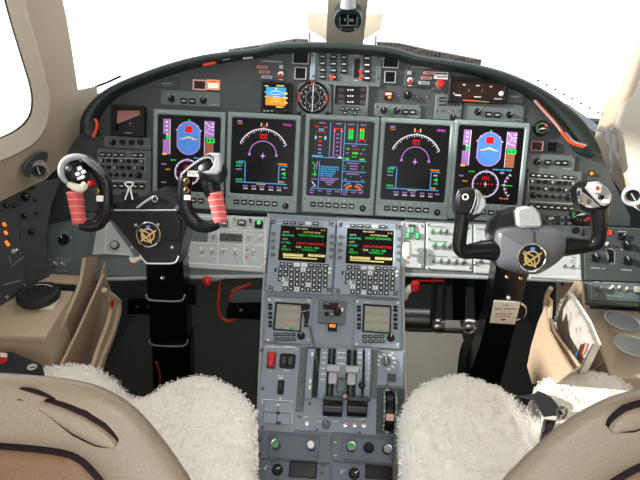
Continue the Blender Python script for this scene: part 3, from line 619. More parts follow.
# master warning pair
m = Mod(P1, 'master_warning_light', 'pair of warning lights, one dark, one lit orange-white', 'warning light', 206, 85, h=.001)
b = MB(); b.frame(m.r(192.5, 79.5, 206, 90, .006), m.r(194, 81, 205, 88.8, .006), 0, .006, .003, 'pale_pink', .001, .001, .0006); m.part('rim', b)
b = MB(); b.frame(m.r(206.3, 79.5, 220, 90, .006), m.r(207.5, 80.8, 218.8, 88.8, .006), 0, .006, .003, 'pale_pink', .001, .001, .0006); m.part('rim', b)
m.box('lens', 'brown_screen', 194, 81, 205, 88.8, 0, .0045, .001, .0003, label='dark lens'); o = m.box('lens', 'lamp_orange', 207.5, 80.8, 218.8, 88.8, 0, .0045, .001, .0003, label='lit orange lens')
m.z = .0047; m.mk('lamp_warm', (208.5, 83.3, 218, 87.8)); m.mk('lamp_red', (209, 81.3, 217, 82.3)); m.done('glow_text', o)
# centre annunciator switch block
m = Mod(P1, 'annunciator_button_block', 'grey block of lighted push buttons in the top centre of the panel', 'control panel', 347, 69, h=.001)
m.box('plate', 'panel', 311.5, 51.5, 381.5, 85.5, 0, .005, .003, .001)
m.box('side_rail', 'panel_blue', 310.5, 52, 315.5, 80, .003, .009, .002, .001)
for i, x in enumerate((322.7, 333.5, 344)):
    for j in range(4 if i < 1 else 4 - (i > 1)):
        y = 56.8 + j * 6.7 + (x - 322) * .04
        lit = i == 1 and j == 3
        o = m.put('button', unit('push', 'black', 'mark_dim'), x, y, 3.4, 2.5, .005, h=.005)
        if lit:
            q = m.r(x - 3, y - 2.2, x - .6, y + 2.2, .0105); bb = MB(); bb.bar(*q, .0105, 'lamp_red'); m.part('glow', bb)['label'] = 'lit red half'
sl = m.box('slot', 'gloss_black', 354, 58.5, 359.5, 78, .003, .0056, .001, .0003)
for i in range(4):
    y = 58.5 + i * 6.6; m.put('button', unit('push', 'black', 'mark'), 367, y, 3.8, 2.6, .005, h=.005)
for y in (71.5, 78):
    q = m.P(360.6, y, .006); b = MB(); b.lathe([(1.6 * m.k, .005), (1.6 * m.k, .009), (.9 * m.k, .012)], 'lamp_red', 14, Matrix.Translation((q.x, q.y, 0))); m.part('indicator_lamp', b, label='lit red lamp')
m.z = .0055; m.mk('mark_dim', (354, 55, 359, 56.2), (353.5, 80, 358.5, 81.2)); m.done()
for x, y in ((312.5, 56), (312.8, 76), (377.5, 58), (377.5, 78)): m.put('screw', unit('screw', 'dark_metal', 'black'), x, y, 1.3, h=.009 if x < 320 else .005)
# small lit annunciator and knob to the right of centre
m = Mod(P1, 'annunciator_window', 'small square annunciator glowing red and amber, under the fire control panel', 'annunciator', 388, 95, 'square annunciator windows', h=.001)
m.box('rim', 'black', 384, 91, 392.5, 99.5, 0, .006, .001, .0006); o = m.box('lens', 'lamp_red', 385, 92.2, 391.8, 95.5, .005, .0068, .0006, .0003); m.z = .007
m.mk('lamp_warm', (385.8, 93, 391, 94.6)); m.mk('lamp_orange', (388, 96, 391, 98.4)); m.done('glow_text', o)
m = Mod(P1, 'rotary_dimmer', 'lone black rotary knob beside the small red-lit annunciator', 'knob', 407, 95); m.put('knob_cap', unit('knob', 'black', 'mark'), 407, 95, 4.2, sz=.011, rot=30); m.mk('mark_dim', (397.5, 95, 399, 96.5), (416, 96, 417.5, 97)); m.done('lettering')
# reversion panels: knob - button - button - knob
def rev(label, x0, y0, x1, y1, knobs, btns, extra=()):
    m = Mod(P1, 'reversion_panel', label, 'control panel', (x0 + x1) / 2, (y0 + y1) / 2, 'knob and button strips above the displays', h=.001)
    m.box('plate', 'panel', x0, y0, x1, y1, 0, .004, .003, .001); m.z = .0045
    for x, y, r in knobs:
        m.put('knob', unit('bar_knob', 'black', 'mark'), x, y, 3.4, sz=.01, rot=r, h=.004)
        m.mk('mark_dim', (x - 4.5, y - 4.8, x - 1.5, y - 4.2), (x + 1.5, y - 4.8, x + 4.5, y - 4.2))
    for x, y in btns: m.put('button', unit('push', 'black', 'mark_dim'), x, y, 3.2, 2.6, .004, h=.004)
    m.mk('mark_dim', (x1 - 12, y1 - 2, x1 - 3, y1 - 1.3)); m.done()
    for x, y in ((x0 + 2, y0 + 2.5), (x1 - 2, y0 + 2.5)): m.put('screw', unit('screw', 'dark_metal', 'black'), x, y, 1.2, h=.004)
    return m
rev('knob strip above the display behind the red-wrapped yoke grips', 160.5, 91, 220.5, 106, ((171.5, 99, 20), (203.5, 100.5, -35)), ((184, 101), (192.5, 101.3)))
rev('knob strip under the small red-lit annunciator', 374.5, 104, 421, 117.5, ((383.5, 110.5, 10), (396.5, 111, -30)), ((405.3, 112), (412.5, 112.3)))
rev('knob strip below the dark brown radio display', 463, 103.5, 524, 121, ((477.5, 112, -40), (509, 115, -50)), ((488.8, 114.5), (497, 115)))
rev('knob strip above the audio panel beside the chrome-topped grip', 527, 154.5, 575, 170.5, ((537, 162, -30),), ((547.3, 162.3), (557.5, 162.8), (564.5, 163)))
# small placard boxes
def plac(label, x0, y0, x1, y1, t=None):
    m = Mod(P1, 'placard_box', label, 'placard', (x0 + x1) / 2, (y0 + y1) / 2, h=.001); m.box('plate', 'panel_dark', x0, y0, x1, y1, 0, .004, .001, .0006); m.z = .0045
    yc = (y0 + y1) / 2; n = 5
    for i in range(n): x = x0 + (x1 - x0) * (.25 + .5 * i / n); m.mk('mark_dim', (x, yc - .8, x + (x1 - x0) * .06, yc + .8))
    m.done(); return m
plac('small dark placard plate above the knob strip near the orange warning light', 157, 79.5, 178, 87.5)
plac('small dark placard plate at the right end of the brown radio display', 507.5, 90, 523.5, 103.5)
m = Mod(P1, 'reset_button', 'round red button with a white placard above it', 'button', 440, 82, h=.001); m.box('plate', 'panel_dark', 432.5, 70.5, 450.5, 91, 0, .003, .002, .001)
o = m.box('placard', 'white', 434, 72, 448, 79.2, .003, .005, .0005, .0003); m.z = .0055
m.mk('panel', (434.5, 72.8, 447.5, 74.6)); [m.mk('panel', (437 + i * 1.7, 76, 438.2 + i * 1.7, 77.8)) for i in range(6)]; m.done('lettering', o)
q = m.P(440.3, 84.3); b = MB(); b.lathe([(5 * m.k, .002), (5 * m.k, .006), (4.4 * m.k, .007)], 'dark_metal', 24, Matrix.Translation((q.x, q.y, 0))); m.part('button_ring', b)
b = MB(); b.lathe([(3.9 * m.k, .006), (3.9 * m.k, .014), (3 * m.k, .017), (.5 * m.k, .0178)], 'red', 24, Matrix.Translation((q.x, q.y, 0))); m.part('button_cap', b)
# grid of black cut-outs
m = Mod(P1, 'selector_panel', 'grey panel with rows of black cut-outs below the round red button', 'control panel', 448, 106, h=.001); m.box('plate', 'panel', 435, 94.5, 463, 120, 0, .003, .002, .001)
m.z = .0035
for seq in ([(446.3, 98), (439.8, 98), (439.8, 101.2), (446.3, 101.2), (446.3, 105), (439.3, 105)], [(448.3, 106), (448.3, 99.5), (450.5, 102)], [(450.8, 99.5), (450.8, 106)], [(448.3, 102.4), (454, 102.4)], [(453.4, 106), (453.4, 99.5)], [(455.7, 99), (455.7, 106.5)], [(458, 99.3), (458, 106)]): m.ln('black', seq, 1.5)
for x in (437, 441.5, 444, 447, 448.8, 453, 455.5, 459): m.mk('black', (x, 110, x + .9, 112))
m.mk('mark_dim', (447.5, 110.3, 449.5, 111.6), (455.3, 110.6, 456.6, 111.8)); m.done('cut_outs')
m.box('divider', 'black', 462, 96, 463.6, 119, .002, .008, .0005, .0003)
m.put('knob', unit('knob', 'black', 'mark'), 452.5, 117, 3, sz=.009, h=.003)
# brown radio display
m = Mod(P1, 'radio_display', 'wide dark brown display panel under the glareshield with white dot', 'display', 478, 89, h=.002)
q = m.r(449, 78.5, 506.5, 103, .012); b = MB(); b.frame(q, (q[0] + .006, q[1] + .012, q[2] - .005, q[3] - .008), 0, .012, .004, 'black', .003, .003, .001); bz = m.part('bezel', b)
o = m.box('screen', 'brown_screen', 450, 79.5, 505, 101, 0, .006, .002, .0003); m.z = .0066
m.mk('mark', (463, 84, 465.5, 85.4), (476, 85, 480, 86.2), (489.5, 86, 492.5, 87.2), (474, 96.4, 481, 97.4), (494, 98.4, 502, 99.3)); m.mk('label_pink', (468.5, 89, 469.1, 92), (482, 89, 482.6, 92))
m.ln('mark', [(453.5, 92.5), (455, 94.8), (461, 95.6)], 1.5); m.done('lettering', o)
q = m.P(500.5, 94); b = MB(); b.lathe([(2.5 * m.k, .005), (2.5 * m.k, .012), (1.4 * m.k, .015)], 'white', 16, Matrix.Translation((q.x, q.y, 0))); m.part('white_knob', b)
b = MB(); q = [m.P(x, y, .013) for x, y in ((463, 100.3), (476, 101.2))]; b.tube(q, .0022, 'orange', 8); q = [m.P(x, y, .013) for x, y in ((476, 101.2), (489, 102.2))]; b.tube(q, .0018, 'brass', 8); m.part('trim_strip', b)
# pressure gauge and clock
def gauge(name, label, cat, x, y, r, marks):
    m = Mod(P1, name, label, cat, x, y, h=.001); k = m.k
    b = MB(); b.lathe([(r * k, 0), (r * k, .008), (r * .9 * k, .011), (r * .8 * k, .007)], 'black', 32); m.part('case', b)
    for a0, a1, c in marks: m.g.line(arc(0, 0, r * .68 * k, a0, a1, 10), r * .18 * k, .0076, c)
    for i in range(12): a = 2 * math.pi * i / 12; m.g.line([(r * .5 * k * math.cos(a), r * .5 * k * math.sin(a)), (r * .58 * k * math.cos(a), r * .58 * k * math.sin(a))], .5 * k, .0077, 'mark')
    m.done('scale'); b = MB(); b.prism([(-r * .5 * k, -r * .2 * k), (r * .1 * k, -r * .1 * k), (r * .55 * k, .02 * k), (r * .1 * k, .1 * r * k)], .008, .0088, 'mark'); m.part('needle', b); return m
gauge('pressure_gauge', 'small round gauge with green and amber arc under the coral tube', 'gauge', 541, 128.5, 8, ((70, 230, 'green_paint'), (20, 60, 'orange')))
m = gauge('panel_clock', 'round black clock beside the chrome-topped yoke grip', 'clock', 580.5, 213.5, 12.5, ((150, 215, 'green_paint'), (-60, -20, 'red'), (60, 110, 'mark')))
# small black box at far left, pinkish reflection painted on its glass
m = Mod(P1, 'radar_display', 'square black instrument with pinkish glass at far left of panel', 'instrument', 127, 121, h=.002)
b = MB(); b.frame(m.r(110.5, 105.5, 144, 136, .02), m.r(115, 109.5, 140.5, 131, .02), 0, .02, .004, 'black', .004, .003, .0015); m.part('bezel', b)
o = m.box('glass', 'screen', 114, 109, 141, 131.5, 0, .006, .002, .0004); m.z = .0064
b = MB(); b.poly([m.p(x, y, .0064) for x, y in ((116.5, 124), (140, 115), (140, 110.5), (116.5, 110.5))], .0064, 'label_pink'); m.part('painted_reflection', b, o, 'pinkish reflection painted on the glass', smooth=False)
m.mk('mark_dim', (125, 132.5, 131.5, 133.4), h=.0203); m.mk('label_pink', (129.5, 122.5, 131, 124.5), h=.0066); m.done()
# audio panels with rows of knobs
def audio(label, ox, oy, sl, n_rows, upper, extra=False):
    m = Mod(P1, 'audio_selector', label, 'control panel', ox + 25, oy + 25, 'audio panels', h=.001)
    Y = lambda x, y: oy + y + (x) * sl
    m.box('plate', 'panel', ox, oy, ox + 54, oy + 46, 0, .005, .003, .001); m.z = .0055
    for x in (4, 10, 16.5, 23, 36, 42): m.put('push_key', unit('push', 'black', 'mark'), ox + x + 2.5, Y(x, 5), 2.5, 1.9, .005, h=.005)
    for r_, y in enumerate((11, 17.8)):
        for i in range(7): m.put('knob', unit('cap', 'black', 'black' if (i + r_) % 3 else 'mark_dim'), ox + 5.5 + i * 6.7, Y(i * 6.7, y), 2.0, sz=.009, h=.005)
    for x in (5, 11.5, 18, 25, 32, 40): big = x in (5, 40); m.put('knob', unit('knob', 'black', 'mark_dim'), ox + x + 2, Y(x, 25), 3.2 if big else 2, sz=.01, h=.005)
    m.ln('mark', [(ox + 3, Y(0, 8.4)), (ox + 48, Y(48, 8.2))], .5); m.ln('mark', [(ox + 2.5, Y(0, 8.4)), (ox + 2.5, Y(0, 21))], .5); m.ln('mark_dim', [(ox + 15, Y(15, 8.4)), (ox + 15, Y(15, 21))], .5); m.ln('mark', [(ox + 48, Y(48, 8)), (ox + 48, Y(48, 21))], .4); m.ln('mark', [(ox + 4, Y(4, 31)), (ox + 50, Y(50, 31))], .7)
    for x in range(6): m.mk('mark_dim', (ox + 4 + x * 7, Y(x * 7, 13.8), ox + 7 + x * 7, Y(x * 7, 14.5)))
    m.done()
    for i in range(7): m.put('push_key', unit('push', 'black', 'mark'), ox + 5 + i * 6.7, Y(i * 6.7, 36), 2.6, 2.6, .005, h=.005)
    if extra:
        for i in range(2):
            for j in range(2): m.put('push_key', unit('push', 'panel', 'mark_dim'), ox + 36 + i * 7, Y(36, 45 + j * 6), 2.2, 1.6, .004, h=.005 if j < 0 else .005)
        m.put('toggle', unit('toggle', 'metal', 'ivory'), ox + 24, Y(24, 47), 1.9, rot=-40, h=.005)
    for x, y in ((1.5, 6), (52, 8), (1.5, 28), (52, 28), (1.5, 42)): m.put('screw', unit('screw', 'dark_metal', 'black'), ox + x, Y(x, y), 1.2, h=.005)
    return m
audio('audio panel of small knobs behind the binder clip', 97, 149.5, .02, 4, None)
m = audio('audio panel of small knobs beside the clock', 526, 170, .06, 4, None, True)
m = Mod(P1, 'dimmer_unit', 'small strip of black knobs under the pinkish-glass instrument', 'control panel', 129, 142, h=.001); m.box('plate', 'panel', 104, 136.5, 151, 148.5, 0, .004, .003, .001)
for x, r in ((113, 3.0), (123, 2.6), (132, 2.6), (141, 2.6)): m.put('knob', unit('knob' if x == 113 else 'cap', 'black', 'black' if x > 113 else 'mark'), x, 142.5, r, sz=.009, h=.004)
m.put('screw', unit('screw', 'dark_metal', 'black'), 148.5, 142, 1.2, h=.004)
m = Mod(P1, 'indicator_light', 'small glowing orange-red panel light above the chrome-topped grip', 'light', 591, 173.5); b = MB(); b.lathe([(3 * m.k, 0), (3 * m.k, .003), (2 * m.k, .004)], 'black', 20); m.part('ring', b); b = MB(); b.lathe([(1.8 * m.k, .003), (1.6 * m.k, .007), (.6 * m.k, .0085)], 'lamp_orange', 16); m.part('lens', b)
# ------------------------------------------------------------------ lower switch panels and pedestal bodies
def slab(name, par, pl, px, h0, h1, k, bv=.002):
    p = [pl.at(x, y, h1) for x, y in px]; b = MB(); b.prism([(q.x, q.y) for q in p][::-1], h0, h1, k, pl.M, bv); return pobj(b, name, par)
low = empty('lower_panel', 'grey sloping lower switch panel shelf either side of the pedestal', 'control panel', P2.M.copy())
slab('left_tray', low, P2, [(40, 226), (100, 215), (268, 216), (268, 276), (105, 276), (105, 282), (42, 280)], -.03, -.002, 'panel')
slab('right_tray', low, P2, [(405, 219), (640, 228), (640, 306), (580, 302), (580, 281), (405, 275)], -.03, -.002, 'panel')
for pts_, nm in ((((104, 279), (267, 276)), 'lip_trim'), (((404, 274.5), (580, 281)), 'lip_trim')):
    q = [P2.w(*P2.at(x, y, -.004), -.004) for x, y in pts_]; b = MB(); b.tube(q, (.006, .006), 'silver_plastic', 10); pobj(b, nm, low)
body = empty('centre_pedestal', 'blue-grey centre pedestal running down between the two seats', 'pedestal', Matrix.Translation(V((0, 1.0, 0))))
XL, XR = -.197, .200
prof = []; xs_ = []
for pl, xl, xr, x, y in ((P2, 268.5, 404.5, 336, 217), (P2, 263, 402.5, 333, 298), (P4, 257, 406.5, 332, 433), (P5, 253, 409, 331, 500)):
    q = pl.at(x, y); w = pl.w(q.x, q.y, -.003); prof.append((w.y, w.z)); sh = (y - 240) / 540; X_ = lambda px: Uz(px, y + (px - 336) * .04, w.z).x; xs_.append((X_(xl), X_(xr)))
low_y = prof[-1][0]
sec = [(prof[0][0] + .05, prof[0][1] - .02)] + prof + [(low_y, 0), (prof[0][0] + .05, 0)]
b = MB(); xs6 = [xs_[0]] + xs_ + [xs_[-1], xs_[0]]; b.rings([[(x[s_], y, z) for x, (y, z) in zip(xs6, sec)] for s_ in (0, 1)], 'panel_blue'); pobj(b, 'pedestal_body', body, smooth=False)
for s_ in (0, 1):
    b = MB(); b.tube([V((x[s_] + (.001 if s_ else -.001), y, z)) for x, (y, z) in zip(xs_, prof)], .0035, 'silver_plastic', 8); pobj(b, 'edge_trim', body)

# ---- keyboard display units
def cdu(x, y, label):
    m = Mod(P2, 'control_display_unit', label, 'keyboard display', x, y, 'keyboard display units', h=.002); k = m.k; u = lambda dx, dy: (x + dx + dy * -.035, y + dy + dx * .04)
    b = MB(); b.frame(m.r(x - 32.6, y - 37, x + 32.6, y + 37, .012), m.r(x - 21.6, y - 29.6, x + 25.6, y + 5.6, .012), 0, .012, .006, 'cdu_grey', .002, .003, .0015); m.part('bezel', b)
    o = m.box('screen', 'screen', x - 22.3, y - 30.3, x + 26.3, y + 6.3, .002, .0085, .002, .0003); m.z = .0088
    T = lambda c, t, dx, dy, h, w=None: m.tx(c, t, x + dx + 2, y + dy - .6 + dx * .03, h, w)
    T('e_tan', 'NAV IDENT', -1, -26.5, 1.8, 12); T('e_tan', '1/1', 20, -25.6, 1.6, 4); T('e_tan', 'DATE', -17, -22.8, 1.6, 6); T('e_tan', 'ACTIVE NDB', 9, -23, 1.6, 17)
    T('e_teal', '08NOV02', -15, -19.6, 2, 12); T('e_green', '31OCT-27NOV/02', 8, -19.8, 2, 26); T('e_tan', 'UTC', -18, -15.8, 1.6, 5); T('e_teal', '1714Z', -17.5, -12.3, 2, 9)
    T('e_red', '03OCT-30OCT/02', 7.5, -11.6, 2, 28); T('e_tan', 'SW', -18.5, -8.3, 1.5, 3); T('e_green', 'NZ5.2', -17, -5.4, 2, 9); T('e_tan', 'NDB', -4.5, -8.2, 1.8, 5); T('e_green', 'V3.01 10B', 8.5, -7.8, 1.8, 15); T('e_green', 'WORLD 3', 6, -5.4, 1.7, 14)
    m.z = .0086; m.mk('e_tan', (x - 18, y - 2.4, x + 2, y + .2), (x + 7, y - 1.6, x + 24, y + .8), (x - 18, y + 1.4, x + 16, y + 2.6)); m.z = .0089
    T('screen', 'MAINTENANCE', -9.5, -.8, 1.5, 17); T('screen', 'POS INIT', 14, -.4, 1.5, 12); m.done('readout', o); m.z = .0124
    for i, d in enumerate((-16.5, -9, -1.4, 6.2, 13.6)): q = u(d, -32.6); m.put('key', unit('push', 'white' if i == 3 else 'black', 'mark'), *q, 2.8 if i != 2 else 2.2, 1.5, .004, h=.012)
    for s_ in (-1, 1):
        for d in (-22, -15, -8.5, -1.5): q = u(s_ * 28.2 + (2 if s_ > 0 else 0), d + 1); m.put('line_key', unit('pad', 'panel'), *q, 2, 1.4, .004, h=.012); m.mk('mark_dim', (q[0] - 1.6, q[1] + 1.7, q[0] + 1.6, q[1] + 2.1), h=.0125)
    for i in range(7): q = u(-18.2 + i * 7.2, 9); m.put('key', unit('push', 'white' if i in (2, 3) else 'black', 'mark'), *q, 2.7, 1.7, .004, h=.012)
    for r_ in range(5):
        for c_ in range(9):
            if (r_ == 2 and c_ == 1) or (r_ == 3 and c_ in (0,)) or (r_ == 4 and c_ in (0, 8)): continue
            wh = (r_, c_) in ((0, 4), (2, 1), (3, 1), (3, 5), (4, 3))
            q = u(-20 + c_ * 5.65, 14 + r_ * 4.85); rnd = c_ > 5
            me = unit('key', 'white', 'mark_dim') if wh else unit('key', 'black', 'mark')
            m.put('key', me, *q, 2.05, 2.0, .0045, h=.012)
    q = u(-17.6, 24.2); m.put('key', unit('key', 'white', 'mark_dim'), *q, 1.8, 1.8, .0045, h=.012)
    for d in (11.5, 15.5): q = u(29, d); m.put('key', unit('pad', 'white'), *q, 1.5, 1.2, .003, rot=45, h=.012)
    q = u(-25, 15); m.mk('black', (q[0] - .9, q[1] - 2, q[0] + .9, q[1] + 2))
    for sx, sy in ((-1, -1), (1, -1), (-1, 1), (1, 1)):
        a = u(sx * 27, sy * 36); c_ = u(sx * 27.5, sy * 31.5); d = u(sx * 32, sy * 30.8); m.ln('gloss_black', [a, c_, d], .9); q = u(sx * 29.6, sy * 33.7); m.put('screw', unit('screw', 'dark_metal', 'black'), *q, 1.6, h=.012)
    q = u(-21.5, -34.5); m.mk('mark', (q[0] - 2.5, q[1] + 2.4, q[0] + 2.5, q[1] + 3)); m.done(); return m
cdu(301, 256, 'keyboard display unit on the left of the pair, above the pale-lit radio screen')
cdu(368, 259, 'keyboard display unit on the right of the pair, beside the landing gear lever')

# ---- switch panels on the lower shelf
def sub(label, cx, cy, name='switch_panel', cat='switch panel', grp='lower switch panels', h=0.0): return Mod(P2, name, label, cat, cx, cy, grp, h=h)
def tog(m, x, y, s=1.9, tip='ivory', rot=0, h=.006): return m.put('toggle_switch', unit('toggle', 'metal', tip), x, y, s, rot=rot, h=h)
# left: bright panel with white outlines
m = sub('bright grey switch panel with white outlines left of the pedestal', 229, 241); m.box('plate', 'panel_light', 188, 215, 268, 270, -.002, .006, .004, .0015); m.z = .0064
m.ln('white', [(192, 216), (266, 218.5), (265, 229), (265, 263), (262, 265), (262, 267), (190, 263), (189, 260), (187, 259), (191, 229)], .9, True, h=.0064)
for a in ([(190.5, 228.3), (266, 231)], [(188.5, 242.5), (265, 245.5)], [(218.5, 229.5), (217.5, 265)], [(244.5, 231), (244, 266)], [(231, 217.5), (231, 227.5), (241, 228)]): m.ln('white', a, .7)
m.mk('panel', (191, 230, 208, 241.5))
for x, y, t in ((234.5, 219.7, 'ivory'), (213.2, 236.2, 'metal'), (249.5, 238, 'ivory'), (260.5, 239, 'ivory'), (202, 251.5, 'ivory'), (212, 252, 'ivory'), (223.5, 252, 'ivory'), (236, 253, 'ivory'), (253.5, 252.5, 'ivory')): tog(m, x, y, 2.3, t, random.uniform(-12, 12))
tog(m, 250.8, 222.5, 2.2, 'black')
for x, y in ((223.7, 237.3), (231.2, 237.7), (238.7, 238.2)): m.put('button', unit('pad', 'panel_dark'), x, y, 3.4, 3.6, .007, h=.006)
m.mk('white', (219, 232, 242, 232.6))
o = m.put('button', unit('push', 'panel_dark', 'mark'), 242, 223.2, 4, 3, .008, h=.006); o = m.put('button', unit('push', 'panel_dark', 'mark'), 224.5, 224, 3.6, 3, .008, h=.006)
m.put('button', unit('pad', 'black'), 259, 225, 4, 3.6, .008, h=.006); q = m.P(258.7, 222.6, .0145); b = MB(); b.lathe([(1.9 * m.k, .013), (1.7 * m.k, .0155), (.6 * m.k, .016)], 'lamp_green', 14, Matrix.Translation((q.x, q.y, 0))); m.part('green_lamp', b, label='lit green lamp')
for x, y in ((247.3, 249.5), (246.5, 257)): m.put('lamp', unit('dome', 'label_pink'), x, y, 1.2, h=.006)
for r in ((199, 247.3, 204, 248), (209.5, 247.5, 214.5, 248.2), (221, 248.2, 227, 248.9), (233, 248.6, 239, 249.3), (247, 233.7, 252, 234.4), (258.5, 234.3, 263, 235), (200, 255.5, 205, 256.2), (210.5, 256, 214.5, 256.7), (247.5, 242.4, 252, 243), (258.5, 243, 263, 243.6), (251, 257, 256, 257.6), (248, 227, 252.5, 227.7)): m.mk('white', r)
m.done()
for x, y in ((190, 250), (189.5, 256.5), (265.5, 219), (264, 259.5), (264, 266)): m.put('screw', unit('screw', 'metal', 'black'), x, y, 1.6, h=.006)
# left: corner plate with the big silver knob
m = sub('light grey plate with one silver knob left of the yoke column plate', 116, 243); b = MB()
pts_ = [m.p(x, y, .006) for x, y in ((100, 224), (110, 222), (134, 256), (105, 254), (92, 255), (96, 232))]; b.prism([(q.x, q.y) for q in pts_][::-1], -.002, .006, 'panel_light', bv=.001); m.part('plate', b)
m.put('knob', unit('cap', 'dark_metal', 'silver_plastic'), 115.5, 245.5, 4.4, sz=.012, h=.006); m.z = .0064; m.ln('white', [(107, 222.5), (105, 252.5), (130, 254.5)], .7); m.mk('white', (111, 236.8, 116, 237.5)); m.done()
# left: dark panel with one rotary and toggles
m = sub('grey switch panel with one black rotary knob at the left end', 70, 252); b = MB()
pts_ = [m.p(x, y, .004) for x, y in ((46, 226), (83, 222), (96, 224), (92, 230), (79, 275), (29, 274), (38, 240))]; b.prism([(q.x, q.y) for q in pts_][::-1], -.03, .004, 'panel', bv=.001); m.part('plate', b)
m.put('knob', unit('bar_knob', 'black', 'mark'), 64, 240, 5.6, sz=.014, rot=20, h=.004); tog(m, 41.5, 239.5, 2, 'ivory', 30, .004)
for x, y, t in ((49, 265, 'black'), (56.5, 264.5, 'ivory'), (64, 265, 'ivory')): tog(m, x, y, 2, t, 0, .004)
m.z = .0045
for r in ((62, 231.5, 68, 232.5), (57.5, 235.5, 59, 236.8), (70, 236.5, 71.5, 238), (40, 232.5, 45, 233.5), (39, 243.5, 43, 244.3), (48, 259, 52, 260), (55.5, 258.3, 71, 259), (56, 261, 60, 261.7), (63, 261, 70, 261.7), (56, 269.5, 59, 270.2), (62, 270, 68, 270.8)): m.mk('mark_dim', r)
m.done()
# right: landing gear panel
m = sub('landing gear panel with three green lights and white lever, right of the keyboards', 413, 245, 'landing_gear_panel'); m.box('plate', 'panel_light', 401, 222, 424.5, 267.5, -.002, .006, .003, .0015); m.z = .0064
gl = []
for x, y in ((412, 230.5), (407.6, 235.8), (417, 236.2)):
    m.put('light_housing', unit('pad', 'panel'), x, y, 2.4, 3.4, .006, h=.006); m.put('gear_light', unit('pad', 'lamp_green'), x, y, 1, 2.3, .0075, h=.006, label='green gear light')
m.put('button', unit('pad', 'panel_dark'), 411.8, 226.2, 3.6, 1.6, .004, h=.006)
m.mk('white', (411.5, 246.5, 415, 247.2), (411.5, 253.4, 419, 254.2)); m.done()
m.box('lever_slot', 'black', 404, 241, 409, 256, .004, .0065, .002, .0005)
q = m.P(407, 250, .03); b = MB(); b.tube([(q.x, q.y - .006, .004), (q.x, q.y - .004, .02)], .005, 'metal', 10); b.tube([(q.x, q.y - .024, .026), (q.x, q.y - .018, .03), (q.x, q.y + .008, .031), (q.x, q.y + .018, .028), (q.x, q.y + .022, .026)], [(.007, .006), (.0125, .0095), (.0125, .0095), (.0115, .009), (.006, .005)], 'ivory', 16, flat=(1, 0, 0)); m.part('gear_lever', b, label='white wheel-shaped lever handle')
for x, y in ((403.5, 224), (421.5, 226), (421, 257), (402.5, 265), (421.5, 266)): m.put('screw', unit('screw', 'metal', 'black'), x, y, 1.5, h=.006)
# right: long bright switch panel behind the copilot yoke
m = sub('bright switch panel with rows of green-tipped toggles, behind the all-black yoke grip', 449, 247); m.box('plate', 'panel_light', 426, 223, 472.5, 270, -.002, .006, .003, .0015); m.z = .0064
for i, x in enumerate((432, 440, 446)): tog(m, x, 232.5 + i * .2, 2.2, 'green_paint' if i < 2 else 'dark_metal', 0)
for i, x in enumerate((434, 443, 449.5)): tog(m, x, 247 + i * .3, 2.8 if i < 2 else 2.2, 'green_paint' if i < 2 else 'dark_metal', 0)
for i in range(5): tog(m, 432.5 + i * 7.7, 262 + i * .3, 2.2, 'dark_metal', 0)
m.ln('white', [(427, 224.5), (471, 226), (470, 268), (428, 267)], .6, True)
for r in ((430, 226.5, 446, 227.3), (430, 241, 448, 241.8), (430, 256, 448, 256.8), (452, 257.2, 468, 258)): m.mk('panel', r)
m.done()
for x, y in ((428, 224.5), (428.5, 239), (428, 254), (428, 268.5), (470, 268), (468, 228)): m.put('screw', unit('screw', 'metal', 'black'), x, y, 1.5, h=.006)
m = sub('pale switch panel under the horizontal arm of the all-black yoke grip', 497, 252); m.box('plate', 'panel_light', 474, 225, 520, 274, -.002, .006, .003, .0015); m.z = .0064; m.ln('white', [(475, 226.5), (518, 228), (517, 271), (476, 269)], .6, True); m.mk('panel', (478, 229, 490, 230), (480, 240, 483, 241), (478, 262, 484, 263)); m.done()
tog(m, 486, 235, 2.1, 'metal'); tog(m, 480, 262.5, 2.1, 'dark_metal'); m.put('screw', unit('screw', 'metal', 'black'), 476, 262.5, 1.5, h=.006)
m = sub('white-edged switch panel under the right arm of the grey yoke hub', 560, 266); m.box('plate', 'panel_light', 530, 250, 581, 279, -.002, .006, .003, .0015)
for x, y in ((564, 267), (572, 267.5)): tog(m, x, y, 1.6, 'black')
m.z = .0064; m.ln('white', [(532, 276), (577, 277), (578, 252)], .6); m.mk('panel', (572, 257, 576, 258), (571, 260, 575, 261), (570, 262.5, 576, 263.2)); m.done(); m.put('screw', unit('screw', 'metal', 'black'), 580, 266, 1.3, h=.006)

